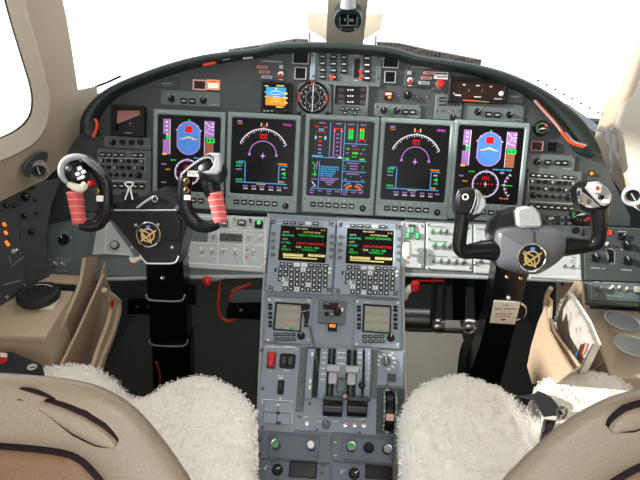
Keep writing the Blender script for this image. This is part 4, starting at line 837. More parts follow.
# ---- pedestal units
def ped(pl, label, cx, cy, name='switch_panel', cat='switch panel', grp='pedestal panels', h=.0): return Mod(pl, name, label, cat, cx, cy, grp, h=h)
def rmu(x0, x1, y0, y1, label, lit):
    m = ped(P4, label, (x0 + x1) / 2, (y0 + y1) / 2, 'radio_tuning_unit', 'radio', 'radio tuning units'); w = x1 - x0
    b = MB(); b.frame(m.r(x0, y0, x1, y1, .007), m.r(x0 + w * .19, y0 + 6, x0 + w * .78, y0 + 32.5, .007), -.002, .007, .003, 'panel_blue', .002, .002, .001); m.part('bezel', b)
    b = MB(); b.frame(m.r(x0 + w * .175, y0 + 5, x0 + w * .79, y0 + 33.4, .0085), m.r(x0 + w * .215, y0 + 6.8, x0 + w * .76, y0 + 32, .0085), .002, .0085, .004, 'black', .002, .002, .0006); m.part('screen_rim', b)
    o = m.box('screen', 'lcd', x0 + w * .19, y0 + 6, x0 + w * .78, y0 + 32.5, .001, .0058, .001, .0003); m.z = .0062
    for i in range(5):
        yy = y0 + 10 + i * 4.3; m.mk('label_pink' if i % 2 else 'mark_dim', (x0 + w * .25, yy, x0 + w * .45, yy + .8), (x0 + w * .52, yy, x0 + w * .72, yy + .8))
    m.mk('green_paint', (x0 + w * .3, y0 + 30.3, x0 + w * .38, y0 + 31.3), (x0 + w * .52, y0 + 30, x0 + w * .62, y0 + 31.5)); m.done('readout', o); m.z = .0074
    for s_ in (.095, .88):
        for i, d in enumerate((7.5, 11, 16, 20, 25, 28.5)): m.put('key', unit('pad', 'black'), x0 + w * s_, y0 + d, 2, 1.2, .004, h=.007)
    for j in range(2):
        for i in range(4): m.put('key', unit('push', 'black', 'mark_dim'), x0 + w * .22 + i * 5.7, y0 + 37 + j * 4.8, 2.3, 1.5, .004, h=.007)
    m.put('knob', unit('knob', 'black', 'mark'), x0 + w * .775, y0 + 38.5, 3.9, sz=.015, h=.007); m.mk('mark', (x0 + w * .2, y0 + 2.2, x0 + w * .34, y0 + 3)); m.mk('green_paint', (x0 + w * .8, y0 + 2.6, x0 + w * .83, y0 + 3.4)); m.done()
    for x, y in ((x0 + 3, y0 + 2), (x1 - 3, y0 + 3), (x0 + 2, y1 - 3), (x1 - 3, y1 - 3)): m.put('screw', unit('screw', 'white', 'black'), x, y, 1.3, h=.007)
rmu(266, 311.5, 297.5, 343, 'radio tuning unit with pale lit screen, left of the small black-window unit', True)
rmu(354.5, 401, 299.5, 347.5, 'radio tuning unit with pale lit screen, right of the small black-window unit', False)
# black strap and cord lying on the left radio
e = Mod(P4, 'headset_cord', 'black strap and thin cord lying across the right edge of the left radio unit', 'cord', 305, 315, h=.012); b = MB()
pts_ = [e.p(x, y) for x, y in ((300, 304), (310, 304.5), (309.5, 317), (307, 325.5), (304.5, 318))]; b.prism([(q.x, q.y) for q in pts_][::-1], 0, .004, 'black', bv=.001); e.part('strap', b)
b = MB(); b.tube(smooth_path([e.P(x, y, h) for x, y, h in ((300.5, 312, .006), (305, 311, .008), (310, 310, .006))], 4), .0012, 'silver_plastic', 6); e.part('clip', b)
b = MB(); b.tube(smooth_path([e.P(x, y, h) for x, y, h in ((309.5, 326, .003), (312, 335, .004), (314, 345, .006), (316, 356, .012), (318.5, 371, .016))], 5), .0026, 'dark_metal', 8); e.part('cord', b)
# small unit in the middle with a black window
m = ped(P4, 'small square unit with black window and two knobs between the radio units', 332, 312, 'course_panel'); m.box('plate', 'panel', 318.5, 301, 346, 323.5, -.002, .009, .003, .0015); m.z = .0105
o = m.box('window', 'gloss_black', 323.3, 302.8, 339.5, 309.6, .007, .0102, .001, .0003); m.mk('brown_screen', (330, 304.5, 337, 308.2)); m.mk('mark_dim', (324.5, 303.4, 329, 304.2)); m.mk('mark', (338.6, 304.6, 339.4, 306.6)); m.done('readout', o)
m.put('knob', unit('knob', 'black', 'label_pink'), 326.7, 314, 2.2, sz=.011, h=.009); m.put('knob', unit('bar_knob', 'black', 'red'), 337.5, 312.5, 3.8, sz=.016, rot=15, h=.009); m.put('button', unit('push', 'panel_dark', 'mark'), 331.5, 314.3, 1.6, 2.2, .005, h=.009)
m.put('button', unit('pad', 'white'), 342.2, 309.9, 1, 1.6, .004, h=.009); m.put('screw', unit('screw', 'dark_metal', 'black'), 323.5, 319, 1.1, h=.009); m.put('screw', unit('screw', 'dark_metal', 'black'), 343, 302.7, 1, h=.009)
m = ped(P4, 'small black box glowing orange below the black-window unit', 332, 327, 'annunciator_light', 'annunciator', None); m.box('box_body', 'black', 328, 323.8, 337, 330.5, -.002, .012, .002, .002); m.box('lens', 'lamp_orange', 329.6, 324.3, 335.4, 327.2, .010, .0135, .001, .0008, label='orange lens')
# left trim panel
m = ped(P4, 'trim switch panel with a red guarded switch left of the power levers', 280, 386); m.box('plate', 'panel_blue', 259.5, 344.5, 298, 432, -.002, .004, .002, .001); m.z = .0045
m.ln('white', [(266, 349.5), (266, 346.5), (296, 347.5), (296, 350.5)], .7); m.mk('mark', (271, 345.6, 273.5, 346.4), (284, 346, 293, 346.8), (268.5, 370.5, 272, 371.5), (283, 370, 289.5, 371), (277, 375.5, 284, 376.2), (278.5, 377, 283, 379), (279, 397.5, 281.5, 399.5))
q = m.r(266.5, 351.5, 275.5, 368, .02); b = MB(); b.rbox(*q, .003, .008, 'panel_dark', .002, .001); b.rbox(q[0] + .003, q[1] + .004, q[2] - .003, q[3] - .001, .006, .022, 'red', .003, .003); b.rbox(q[0] + .005, q[1] + .004, q[2] - .005, q[1] + .022, .02, .026, 'red', .002, .002); m.part('guarded_switch', b, label='red switch guard')
q = m.r(279.5, 353.5, 295.5, 368.5, .006); b = MB(); b.rbox(*q, .003, .007, 'black', .006, .001); cx, cy = (q[0] + q[2]) / 2, (q[1] + q[3]) / 2; b.rbox(q[0] + .008, q[1] + .009, q[2] - .008, q[3] - .009, .006, .014, 'panel_dark', .003, .002); b.rbox(cx - .003, q[1] + .006, cx + .003, q[3] - .006, .012, .02, 'black', .002, .002); m.part('trim_switch', b, label='square black trim switch')
q = m.r(277.5, 380, 284, 394.5, .006); b = MB(); b.rbox(*q, .003, .006, 'black', .003, .001); wz = Matrix.Translation(((q[0] + q[2]) / 2 - .005, (q[1] + q[3]) / 2, .002)) @ Matrix.Rotation(R_(90), 4, 'Y'); n = 36
b.rings([[(r * (1 - .05 * (j % 2)) * math.cos(2 * math.pi * j / n), r * (1 - .05 * (j % 2)) * math.sin(2 * math.pi * j / n), z) for j in range(n)] for r, z in ((.0165, 0), (.0165, .01))], 'rubber', T=wz); m.part('trim_wheel', b)
q = m.r(263.5, 402, 291.5, 424, .012); cx, cy = (q[0] + q[2]) / 2, (q[1] + q[3]) / 2
for s_ in (0, 1):
    for t_ in (0, 1):
        xa, xb = (q[0], cx - .0008) if not s_ else (cx + .0008, q[2]); ya, yb = (q[1], cy - .0006) if not t_ else (cy + .0006, q[3]); b = MB(); b.rbox(xa, ya, xb, yb, .003, .012, 'cdu_grey', .002, .0012); m.part('switch_plate', b)
m.mk('white', (262.5, 399.8, 292, 400.6)); m.ln('white', [(262.5, 400), (262, 404)], .7); m.ln('white', [(292, 400.5), (292, 424)], .7)
m.mk('gloss_black', (276.2, 411.5, 280.2, 414.5), (276, 421.5, 281, 424.5), h=.0125); m.mk('white', (277, 403.5, 279.3, 406), h=.0125); m.done()
for x, y in ((263, 388.5), (262.5, 427.5), (262, 350)): m.put('screw', unit('screw', 'dark_metal', 'black'), x, y, 1.8, h=.004)
# power lever quadrant
m = ped(P4, 'power lever quadrant with two T-shaped levers and two black cut-off drums', 336, 382, 'throttle_quadrant', 'throttle', None); k = m.k
m.box('plate', 'panel_blue', 297.5, 345, 378, 433, -.002, .003, .002, .001)
m.box('side_rail', 'panel', 298, 347, 305.5, 412, .001, .008, .002, .001); m.box('side_rail', 'panel', 371, 349, 377, 398, .001, .008, .002, .001)
def hump(x0, x1, h, kk, name, y0=348.5, y1=399):                                                     # raised arched rail running fore and aft
    a = m.r(x0, y0, x1, y1, .02); ys = [a[3] + (a[1] - a[3]) * i / 12 for i in range(13)]; zs = [.003 + h * math.sin(math.pi * (.12 + .80 * i / 12)) ** .6 for i in range(13)]
    b = MB(); rs = []
    for y, z in zip(ys, zs): rs.append([(a[0], y, 0), (a[0], y, z - .002), (a[0] + .002, y, z), (a[2] - .002, y, z), (a[2], y, z - .002), (a[2], y, 0)])
    b.rings(rs, kk, closed=False); b.f.append(tuple(range(5, -1, -1))); b.m.append(0); n = len(b.v); b.f.append(tuple(range(n - 6, n))); b.m.append(0); m.part(name, b); return a, ys, zs
rails = {}
for nm, x0, x1, h in (('a', 306, 313.2, .036), ('b', 319, 327, .04), ('c', 329.6, 331.4, .036), ('d', 334.6, 345.8, .042), ('e', 350, 352.4, .036), ('f', 356, 361.8, .04), ('g', 364.2, 370.5, .04)):
    rails[nm] = hump(x0, x1, h, 'panel_blue' if nm not in 'ce' else 'panel', 'slotted_rail')
m.box('slot_bed', 'black', 305.5, 349, 371, 399, .002, .012, .001, .0005)
def mark_on(nm, f, w0, w1, kk='white', wy=.0022):
    a, ys, zs = rails[nm]; i = f * 12; j = min(int(i), 11); t = i - j; y = ys[j] + (ys[j + 1] - ys[j]) * t; z = zs[j] + (zs[j + 1] - zs[j]) * t + .0006; sl_ = (zs[j + 1] - zs[j]) / (ys[j + 1] - ys[j])
    x0, x1 = a[0] + (a[2] - a[0]) * w0, a[0] + (a[2] - a[0]) * w1
    m.g.add([(x0, y - wy / 2, z - sl_ * wy / 2), (x1, y - wy / 2, z - sl_ * wy / 2), (x1, y + wy / 2, z + sl_ * wy / 2), (x0, y + wy / 2, z + sl_ * wy / 2)], [(0, 1, 2, 3)], kk)
for f in (.1, .2, .31, .42, .53, .64): mark_on('b', f, .3, .8)
for f in (.1, .21, .33): mark_on('d', f, .1, .9, wy=.0025)
for f in (.1, .2, .31, .42): mark_on('f', f, .1, .8)
for f in (.12, .66, .78): mark_on('a', f, .55, .85, wy=.011)
for f in (.3, .4, .5, .6): mark_on('a', f, .55, .7, 'mark_dim', .008)
for f in (.12, .22, .32, .42, .52, .62): mark_on('g', f, .45, .6, 'mark', .008)
m.done('scale_marks')
def lever(x, y):                                                                                      # T-shaped power lever
    q = m.P(x, y, .07); b = MB(); kx = k
    b.tube([(q.x, q.y + .008, .01), (q.x, q.y + .004, .045), (q.x, q.y + .002, .058)], (.0055, .004), 'silver_plastic', 12, flat=(1, 0, 0)); b.rbox(q.x - .011, q.y - .026, q.x + .011, q.y + .004, .048, .057, 'silver_plastic', .003, .002)
    m.part('lever_arm', b); b = MB(); b.tube([(q.x - 6.6 * k, q.y + .01, .062), (q.x - 5.8 * k, q.y + .012, .064), (q.x + 5.8 * k, q.y + .012, .064), (q.x + 6.6 * k, q.y + .01, .062)], [(.005, .007), (.009, .011), (.009, .011), (.005, .007)], 'silver_plastic', 14); m.part('lever_grip', b)
lever(333, 373); lever(352, 374)
q = m.P(341.5, 385, .06); b = MB(); b.rbox(q.x - .014, q.y - .02, q.x + .014, q.y + .018, .035, .058, 'panel', .006, .006); b.tube([(q.x, q.y + .01, .03), (q.x, q.y + .045, .04)], .006, 'panel_blue', 10); m.part('speed_brake_lever', b, label='grey middle lever')
q = m.P(361.5, 386, .04); b = MB(); b.tube([(q.x, q.y, .02), (q.x, q.y, .052)], .004, 'black', 8); b.lathe([(.008, .045), (.009, .05), (.009, .058), (.006, .062)], 'black', 14, Matrix.Translation((q.x, q.y, 0))); m.part('flap_lever', b, label='small black lever')
for x0, x1, y0 in ((323, 342.8, 397.5), (347.2, 367.5, 398)):                                          # black cut-off drums
    a = m.r(x0, y0, x1, y0 + 17, .03); L = a[2] - a[0]; T = Matrix.Translation((a[0], (a[1] + a[3]) / 2 - .003, .016)) @ Matrix.Rotation(R_(90), 4, 'Y'); b = MB(); b.lathe([(.021, 0), (.023, .002), (.023, L - .002), (.021, L)], 'gloss_black', 28, T); b.rbox(a[0], a[3] - .008, a[2], a[3] + .003, .008, .036, 'panel_dark', .002, .002); m.part('cutoff_drum', b)
q = m.P(345, 396, .04); b = MB(); b.lathe([(.006, .03), (.006, .04), (.003, .044)], 'pale_pink', 12, Matrix.Translation((q.x, q.y, 0))); m.part('release_button', b)
m.z = .0035; m.mk('mark', (304, 416, 305.5, 418), (306.5, 416, 308, 418), (324, 416, 327, 417.5), (344, 418, 347.5, 419.5), (362, 418, 366, 419.5), (332.5, 421, 339, 422), (343.5, 418.5, 347, 419.3), (306, 427, 309, 427.8), (317.5, 421, 321, 421.8), (353, 419, 363, 419.7))
m.done()
for x, y, t in ((306.8, 423.5, 'ivory'), (345.3, 425, 'pale_pink'), (354.8, 425.2, 'pale_pink'), (364, 425.5, 'pale_pink')): tog(m, x, y, 2.2, t, 0, .003)
m.put('knob', unit('bar_knob', 'panel', 'mark'), 325.8, 425, 4.2, sz=.012, h=.003)
for x, y in ((302, 359), (301.5, 382), (301.5, 404), (309.5, 404), (300, 417), (374.5, 366), (317, 430), (359.5, 433)): m.put('screw', unit('screw', 'dark_metal', 'black'), x, y, 1.6, h=.008 if x < 304 and y < 410 else .003)
# right: rotary selector, then trim wheel
m = ped(P4, 'selector panel with one rotary knob ringed by white marks, above the trim wheel', 389, 368, 'selector_panel'); m.box('plate', 'panel_blue', 377.5, 350.5, 403.5, 386, -.002, .004, .002, .001); m.z = .0045
m.put('knob', unit('bar_knob', 'panel', 'mark'), 386, 362, 4.4, sz=.014, rot=10, h=.004)
for i in range(9): a = R_(200 - i * 34); x, y = 386 + 8.6 * math.cos(a), 362 - 7.4 * math.sin(a); m.mk('white', (x - 1.7, y - .8, x + 1.7, y + .8))
m.mk('white', (391, 352.6, 394, 353.5)); m.done(); m.put('button', unit('pad', 'panel_dark'), 391.5, 377.8, 4.2, 3.8, .005, h=.004); m.put('screw', unit('screw', 'dark_metal', 'black'), 387, 384.5, 1.3, h=.004); m.put('screw', unit('screw', 'dark_metal', 'black'), 380.5, 352.5, 1.2, h=.004)
m = ped(P4, 'ribbed elevator trim wheel in its housing, on the right edge of the pedestal', 389, 411, 'trim_wheel', 'trim wheel', None)
a = m.r(376.5, 388, 402.5, 434, .02); m.box('housing_plate', 'panel_dark', 376.5, 388, 404, 434, -.002, .006, .002, .001)
wr, wx = .060, (a[0] + a[2]) / 2; cyw = (a[1] + a[3]) / 2; n = 64
T = Matrix.Translation((wx - .011, cyw, -.022)) @ Matrix.Rotation(R_(90), 4, 'Y')
b = MB(); b.rings([[(r * (1 - .02 * (j % 2)) * math.cos(2 * math.pi * j / n), r * (1 - .02 * (j % 2)) * math.sin(2 * math.pi * j / n), z) for j in range(n)] for r, z in ((wr * .9, -.001), (wr, .003), (wr, .019), (wr * .9, .023))], 'gloss_black', T=T); m.part('wheel', b)
b = MB(); t0 = [(wr + .001) * V((0, math.cos(t), math.sin(t))) + V((wx, cyw, -.022)) for t in (R_(60 + i * 4) for i in range(5))]; t0 = [(wr + .0015) * V((0, math.cos(R_(98 + i * 4)), math.sin(R_(98 + i * 4)))) + V((wx, cyw, -.022)) for i in range(5)]
b.rings([[p + V((-.0105, 0, 0)), p + V((.0105, 0, 0))] for p in t0], 'pale_pink', False, False, closed=False); m.part('position_band', b, label='pale band across the wheel')
for s_ in (-1, 1):
    b = MB(); ring = []
    for i in range(17):
        t = R_(38 + i * 6.5); ring.append([V((wx + s_ * d, cyw + r * math.cos(t), -.022 + r * math.sin(t))) for d, r in ((.0125, .04), (.0125, .066), (.018, .066), (.018, .04))])
    b.rings(ring, 'panel'); m.part('side_guard', b)
    bb = MB()
    for i in range(9):
        t = R_(48 + i * 10.5); t2 = t + .045; pr = lambda d, tt: V((wx + s_ * d, cyw + .0664 * math.cos(tt), -.022 + .0664 * math.sin(tt))); bb.add([pr(.013, t), pr(.0175, t + .05), pr(.0175, t2 + .05), pr(.013, t2)], [(0, 1, 2, 3)], 'mark' if i % 3 else 'green_paint')
    m.part('scale_marks', bb, smooth=False)
for y in (391, 431): m.put('screw', unit('screw', 'silver_plastic', 'black'), 387 if y < 400 else 387, y, 2.2, h=.008)
# rear units on the pedestal
def rear(x0, x1, y0, y1, label, knobs, scr):
    m = ped(P5, label, (x0 + x1) / 2, (y0 + y1) / 2, 'audio_controller', 'control panel', 'rear pedestal control panels'); m.box('plate', 'panel_slate', x0, y0, x1, y1, -.002, .005, .003, .001)
    m.box('raised_plate', 'panel_slate', *scr, .004, .009, .004, .0015); h = .009
    for x, y, c, r in knobs:
        if c == 'flute': m.put('knob', unit('knob', 'black', 'black'), x, y, r, sz=.013, h=h, rot=20)
        else: m.put('knob_base', unit('pad', 'black'), x, y + 2, .1, h=h); m.put('knob', unit('tall', 'black', 'metal', c), x, y, r, sz=.0085, h=h, label={'green_paint': 'chrome knob with green top', 'white': 'chrome knob with pale top'}.get(c))
    for x in (scr[0] + 2, scr[2] - 2):
        for y in (scr[1] + 2, scr[3] - 2): m.put('screw', unit('screw', 'dark_metal', 'black'), x, y, 1.5, h=h)
    return m
m = rear(255, 330.5, 433, 460.5, 'rear pedestal panel with two chrome knobs, one green-topped, on the left', ((276, 445, 'green_paint', 4.6), (311, 446.5, 'white', 4.4)), (268, 435.5, 319, 459))
for x, y in ((259.5, 439), (258.5, 454)): m.put('fastener', unit('dome', 'dark_metal'), x, y, 2.3, h=.005)
m = rear(331.5, 407, 434.5, 463, 'rear pedestal panel with chrome knobs around a black fluted knob, on the right', ((351, 447.5, 'green_paint', 4.8), (368.5, 448, 'flute', 5.2), (386.5, 450, 'mark_dim', 4.6)), (342, 437.5, 393.5, 461.5))
for x, y in ((401.5, 445), (402, 458)): m.put('fastener', unit('dome', 'silver_plastic'), x, y, 2.2, h=.005)
m.put('fastener', unit('dome', 'silver_plastic'), 335.5, 442.5, 2.6, 1.6, h=.005); m.put('fastener', unit('dome', 'silver_plastic'), 335.5, 455.5, 2.6, 1.6, h=.005)
def rear2(x0, x1, y0, y1, label, kx, ky, w):
    m = ped(P5, label, (x0 + x1) / 2, (y0 + y1) / 2, 'frequency_panel', 'control panel', 'rear pedestal control panels'); m.box('plate', 'panel_slate', x0, y0, x1, y1, -.002, .005, .003, .001); m.put('knob', unit('knob', 'black', 'mark'), kx, ky, 5.6, sz=.018, h=.005, rot=-60)
    b = MB(); b.frame(m.r(*w, .008), m.r(w[0] + 1.4, w[1] + 1.4, w[2] - 1.4, w[3] - 1.4, .008), .004, .008, .004, 'black', .002, .001, .0006); m.part('window_rim', b); m.box('window', 'screen', w[0] + 1, w[1] + 1, w[2] - 1, w[3] - 1, .004, .0056, .001, .0003)
    m.z = .0055; m.mk('mark', (kx - 12.5, ky - 4.2, kx - 8, ky - 3.5)); m.done(); m.put('lamp', unit('dome', 'mark'), kx - 12.5, ky - 1.8, 1.4, h=.005)
    for x, y in ((x0 + 3, y1 - 7), (w[2] + 6, w[1] + 4), (w[2] + 5, w[1] + 12)): m.put('screw', unit('screw', 'dark_metal', 'black'), x, y, 2, h=.005)
rear2(253.5, 330, 462, 496, 'rear pedestal panel with black knob and dark window, under the two chrome knobs', 277.5, 470, (289, 461.5, 317, 478))
rear2(331, 408, 464.5, 498, 'rear pedestal panel with black knob and dark window, under the fluted knob', 354, 474, (365, 465, 392.5, 479.5))
# ------------------------------------------------------------------ control columns
YL = tilt(Ud(147, 235, 1.24), 24); YR = tilt(Ud(530, 248, 1.28), 24)
def emblem(m, x, y, r, h, par):
    """round badge: silver rim, black field, gold star cross over a ring"""
    k = m.k; q = m.p(x, y, h); T = Matrix.Translation((q.x, q.y, h)); r *= k
    b = MB(); b.lathe([(r, 0), (r * 1.02, .003), (r * .93, .005), (r * .88, .003)], 'chrome', 36, T); rim = m.part('emblem', b, label='round badge with silver rim and gold star')
    b = MB(); b.lathe([(r * .9, .001), (r * .88, .0034)], 'gloss_black', 32, T); rim2 = m.part('badge_field', b, rim)
    g = MB(); z = h + .0042
    g.line([(q.x + a, q.y + c) for a, c in arc(0, -.05 * r, r * .5, 0, 360, 28)], r * .11, z, 'gold')
    P = [(q.x + r * .78 * math.cos(R_(a)), q.y - .04 * r + r * .72 * math.sin(R_(a))) for a in (150, 35, 260)]
    g.line([P[0], (q.x + .25 * r, q.y - .62 * r)], r * .1, z + .0001, 'gold'); g.line([P[1], (q.x - .55 * r, q.y - .55 * r)], r * .13, z + .0002, 'gold'); g.line([(q.x - .62 * r, q.y + .42 * r), (q.x + .1 * r, q.y + .1 * r), (q.x + .3 * r, q.y - .7 * r)], r * .1, z + .0003, 'gold'); g.line([(q.x - .45 * r, q.y + .2 * r), (q.x - .35 * r, q.y - .4 * r)], r * .12, z + .0004, 'gold')
    g.bar(q.x - .14 * r, q.y + .5 * r, q.x + .14 * r, q.y + .72 * r, z, 'e_blue'); m.part('gold_star', g, rim, smooth=False)
def wrap_grip(m, top, bot, wt, wb, h):
    k = m.k; a, c = m.P(*top, h), m.P(*bot, h); pts_ = [a + (c - a) * t for t in (0, .03, .5, .97, 1)]
    rs = [(w * k * .5, w * k * .55) for w in (wt * .85, wt, (wt + wb) / 2, wb, wb * .85)]
    b = MB(); b.tube(pts_, rs, 'pink_wrap', 22, flat=(1, 0, 0)); o = m.part('wrapped_grip', b, label='grip wrapped in pink-red tape')
    b = MB(); d = c - a; t_ = d.normalized(); e1 = (V((1, 0, 0)) - t_ * t_.x).normalized(); e2 = t_.cross(e1)
    for i in range(5):
        t0 = .06 + i * .2; ring = []
        for j in range(13):
            ang = R_(-15 + j * 17.5); w = (wt + (wb - wt) * t0) * k * .5 * 1.03; ring.append(a + d * (t0 + .10 * (1 - math.cos(ang) if False else (j / 12 - .5) * -.9)) + e1 * (w * math.cos(ang)) + e2 * (w * 1.1 * math.sin(ang)))
        b.tube(ring, .0011, 'pale_pink', 6)
    m.part('tape_seam', b, o)
m = Mod(YL, 'control_yoke', 'black control column with two grips wrapped in pink-red tape', 'yoke', 147, 235); k = m.k
def tub(name, pts, rad, kk, n=16, flat=None, par=None, label=None, sm=5):
    P = [m.P(x, y, h) for x, y, h in pts]; Q = smooth_path(P, sm)
    if isinstance(rad, list):
        rr2 = []
        for i in range(len(rad) - 1):
            for j in range(sm): t = j / sm; rr2.append(tuple((u + (w - u) * t) * k for u, w in zip(rad[i], rad[i + 1])))
        rr2.append(tuple(v * k for v in rad[-1])); rad = rr2
    elif isinstance(rad, tuple): rad = tuple(v * k for v in rad)
    else: rad *= k
    return m.part(name, MB().tube(Q, rad, kk, n, flat=flat), par, label, 60)
def plate(name, px, h0, h1, kk, bv=.002, par=None, label=None):
    q = [m.p(x, y, h1) for x, y in px]; q = [(p.x, p.y) for p in q]
    A = sum(q[i][0] * q[(i + 1) % len(q)][1] - q[(i + 1) % len(q)][0] * q[i][1] for i in range(len(q)))
    return m.part(name, MB().prism(q if A > 0 else q[::-1], h0, h1, kk, bv=bv), par, label)
def block(name, x0, y0, x1, y1, h0, h1, kk, rc=.003, bv=.0015, par=None, label=None): return m.box(name, kk, x0, y0, x1, y1, h0, h1, rc, bv, par, label)
# hub box with flat black front plate
plate('hub', [(108, 209), (184, 209), (189, 216), (178, 258), (175, 263), (146, 263), (142, 257), (107, 214)], -.06, .012, 'gloss_black', .002)
plate('hub_shelf', [(108, 209.5), (184, 209.5), (180, 199), (166, 186), (150, 192), (132, 200), (112, 201)], -.07, .006, 'black', .006)
tub('edge_trim', [(107, 210, .012), (146, 210.2, .0125), (185, 210, .012)], .9, 'silver_plastic', 8)
tub('edge_trim', [(140, 255, .012), (146, 262.5, .013), (150, 263.5, .013), (160, 263.7, .013), (171, 263.5, .013), (176, 262, .013), (179, 256, .012)], .9, 'silver_plastic', 8)
block('raised_cover', 160.5, 218.5, 181, 241, .010, .016, 'black', .004, .002)
emblem(m, 148.5, 234.5, 12.3, .012, None)
for x, y in ((136, 225), (158.2, 224.7), (131.8, 247.6), (172.5, 247.3)): m.put('rivet', unit('dome', 'silver_plastic'), x, y, 1.6, h=.012)
# left horn
tub('horn_arm', [(86, 160, .02), (97, 170, .022), (104.5, 182, .02), (105.5, 198, .018), (104.5, 212, .012), (99, 222.5, .01), (90, 226, .014), (80, 225, .018)], [(4, 5), (5, 6), (4.6, 7), (4.6, 7), (4.8, 7), (4.2, 7), (3.6, 6), (3.2, 5)], 'gloss_black', 16, (0, 0, 1))
tub('horn_arm', [(107, 205, .012), (112, 211, .0), (118, 215, -.02)], [(5, 7), (7, 8), (8, 8)], 'gloss_black', 14, (0, 0, 1))
wrap_grip(m, (74.5, 191), (80, 224), 14.8, 12.6, .02)
def head(cx, cy, sgn):
    q = m.P(cx, cy, .02); T = Matrix.Translation(q)
    b = MB(); b.lathe([(2 * k, -13 * k), (10 * k, -11 * k), (13.5 * k, -4 * k), (14 * k, 2 * k), (12.5 * k, 8 * k), (8 * k, 11 * k), (1 * k, 12 * k)], 'gloss_black', 28, T); return m.part('grip_head', b)
head(75, 171, 1)
tub('silver_cover', [(87, 158, .04), (77, 156.5, .043), (67, 159.5, .045), (62, 167, .045), (62.5, 176, .044), (67, 182.5, .04)], [(2.5, 2), (4, 3), (4.2, 3.4), (4.2, 3.4), (4, 3.2), (2.5, 2)], 'silver_plastic', 14, (0, 0, 1))
tub('silver_cover', [(84, 159, .042), (91, 163, .042), (99, 169, .038), (104, 176, .03)], [(3, 2), (4.5, 3), (4.5, 3), (3, 2)], 'yoke_grey', 14, (0, 0, 1))
tub('white_base', [(69, 184, .036), (76, 187.5, .042), (82, 188, .042), (86, 183, .04)], [(3, 3), (4, 4), (4, 4), (2.5, 3)], 'ivory', 14, (0, 0, 1))
for x, y, r in ((80.5, 168.5, 1.9), (84.5, 172, 1.9), (78.5, 174, 1.9), (83.5, 177, 1.8), (80, 178.5, 1.5)): m.put('switch_pad', unit('pad', 'white'), x, y, r, r * .8, .006, rot=30, h=.046)
m.put('trim_button', unit('dome', 'dark_metal'), 69.5, 168.5, 4, sz=.01, h=.042)
m.put('button', unit('dome', 'red'), 92.2, 183, 3.2, sz=.014, h=.034, label='round red button'); m.put('button_ring', unit('dome', 'brass'), 97, 191, 2.8, sz=.006, h=.034); m.put('button', unit('dome', 'black'), 97, 191, 1.7, sz=.009, h=.034)
block('label_tag', 96.2, 195.5, 103, 201.5, .033, .036, 'white', .001, .0005, label='small white label')
# right horn
tub('horn_arm', [(207, 160, .02), (196, 168, .022), (187, 176, .022), (184.5, 188, .02), (184.5, 200, .018), (188, 213, .014), (197, 224, .012), (208, 226.5, .016), (218, 223.5, .02)], [(4, 5), (5, 6), (5.5, 7), (5.2, 7), (5, 7), (5, 7), (4.4, 7), (3.6, 6), (3.2, 5)], 'gloss_black', 16, (0, 0, 1))
tub('horn_arm', [(187, 205, .012), (182, 211, .0), (176, 216, -.02)], [(5, 7), (7, 8), (8, 8)], 'gloss_black', 14, (0, 0, 1))
wrap_grip(m, (214.5, 192), (221, 222.5), 15.2, 12.8, .02); head(213, 172, -1)
tub('grip_neck', [(209, 172, .02), (211, 186, .02), (214, 195, .02)], [(10, 10), (10, 9), (8, 8)], 'gloss_black', 16, (0, 0, 1))
plate('silver_cover', [(203, 155), (210, 152.5), (220, 153), (221.5, 161), (221, 170), (217, 174.5), (207, 175), (201.5, 172), (208, 170), (213, 165), (214, 159), (209, 156)], .03, .05, 'silver_plastic', .004)
tub('silver_edge', [(181, 175, .034), (192, 165.5, .04), (203, 158.5, .044), (211, 158, .045), (214, 164, .045)], 1.0, 'silver_plastic', 8)
o = block('label_tag', 187.5, 170.8, 199.5, 176.6, .034, .037, 'white', .001, .0005, label='white label with black letters'); q = m.p(193.5, 173.8, .0373); b = MB(); b.text('PVT', q.x, q.y, .0374, 3.4 * k, 'black', 9.5 * k); m.part('lettering', b, o, smooth=False)
block('label_tag', 184, 195, 190.5, 200, .033, .036, 'white', .001, .0005, label='small white label')
for y in (180.8, 190): m.put('button_ring', unit('dome', 'brass'), 187, y, 3.2, sz=.008, h=.032); m.put('button', unit('dome', 'black'), 187, y, 1.9, sz=.0105, h=.032)
# column shaft with three overlapping boots edged in silver
def wpart(name, b, par=None, label=None, ang=40):
    o = b.obj(name, None, ang=ang); o.parent = par or m.e; o.matrix_parent_inverse = m.e.matrix_world.inverted()
    if label: o['label'] = label
    return o
def boot(xa, xb, ya, yb, Y0, Y1, rc):
    pts_ = [(xa, ya), (xa + 1, yb - rc), (xa + rc, yb), (xb - rc + 2, yb + 1), (xb + 2, yb - rc), (xb, ya)]
    Yf = lambda y: Y0 + (Y1 - Y0) * (y - ya) / (yb - ya)
    P = [Uy(x, y, Yf(y)) for x, y in pts_]; b = MB(); prism3(b, P, (0, .05, .02), 'gloss_black'); o = wpart('boot_plate', b)
    b = MB(); b.tube(smooth_path([p + V((0, -.003, .002)) for p in P[:1] + P[1:5] + P[5:]][1:5], 4), .0022, 'silver_plastic', 8); wpart('silver_edge', b, None)
boot(146, 183, 262, 300, 1.12, 1.18, 5); boot(149, 186, 299, 345, 1.19, 1.25, 5); boot(152, 190, 343, 400, 1.26, 1.36, 5)
m.put('hook', unit('dome', 'dark_metal'), 163, 278, 2.2, sz=.006, h=.004)
b = MB(); prism3(b, [Uy(187, 284, 1.2), Uy(195, 284, 1.2), Uy(195, 305, 1.24), Uy(188, 305, 1.24)], (0, .02, 0), 'black'); wpart('switch_box', b)
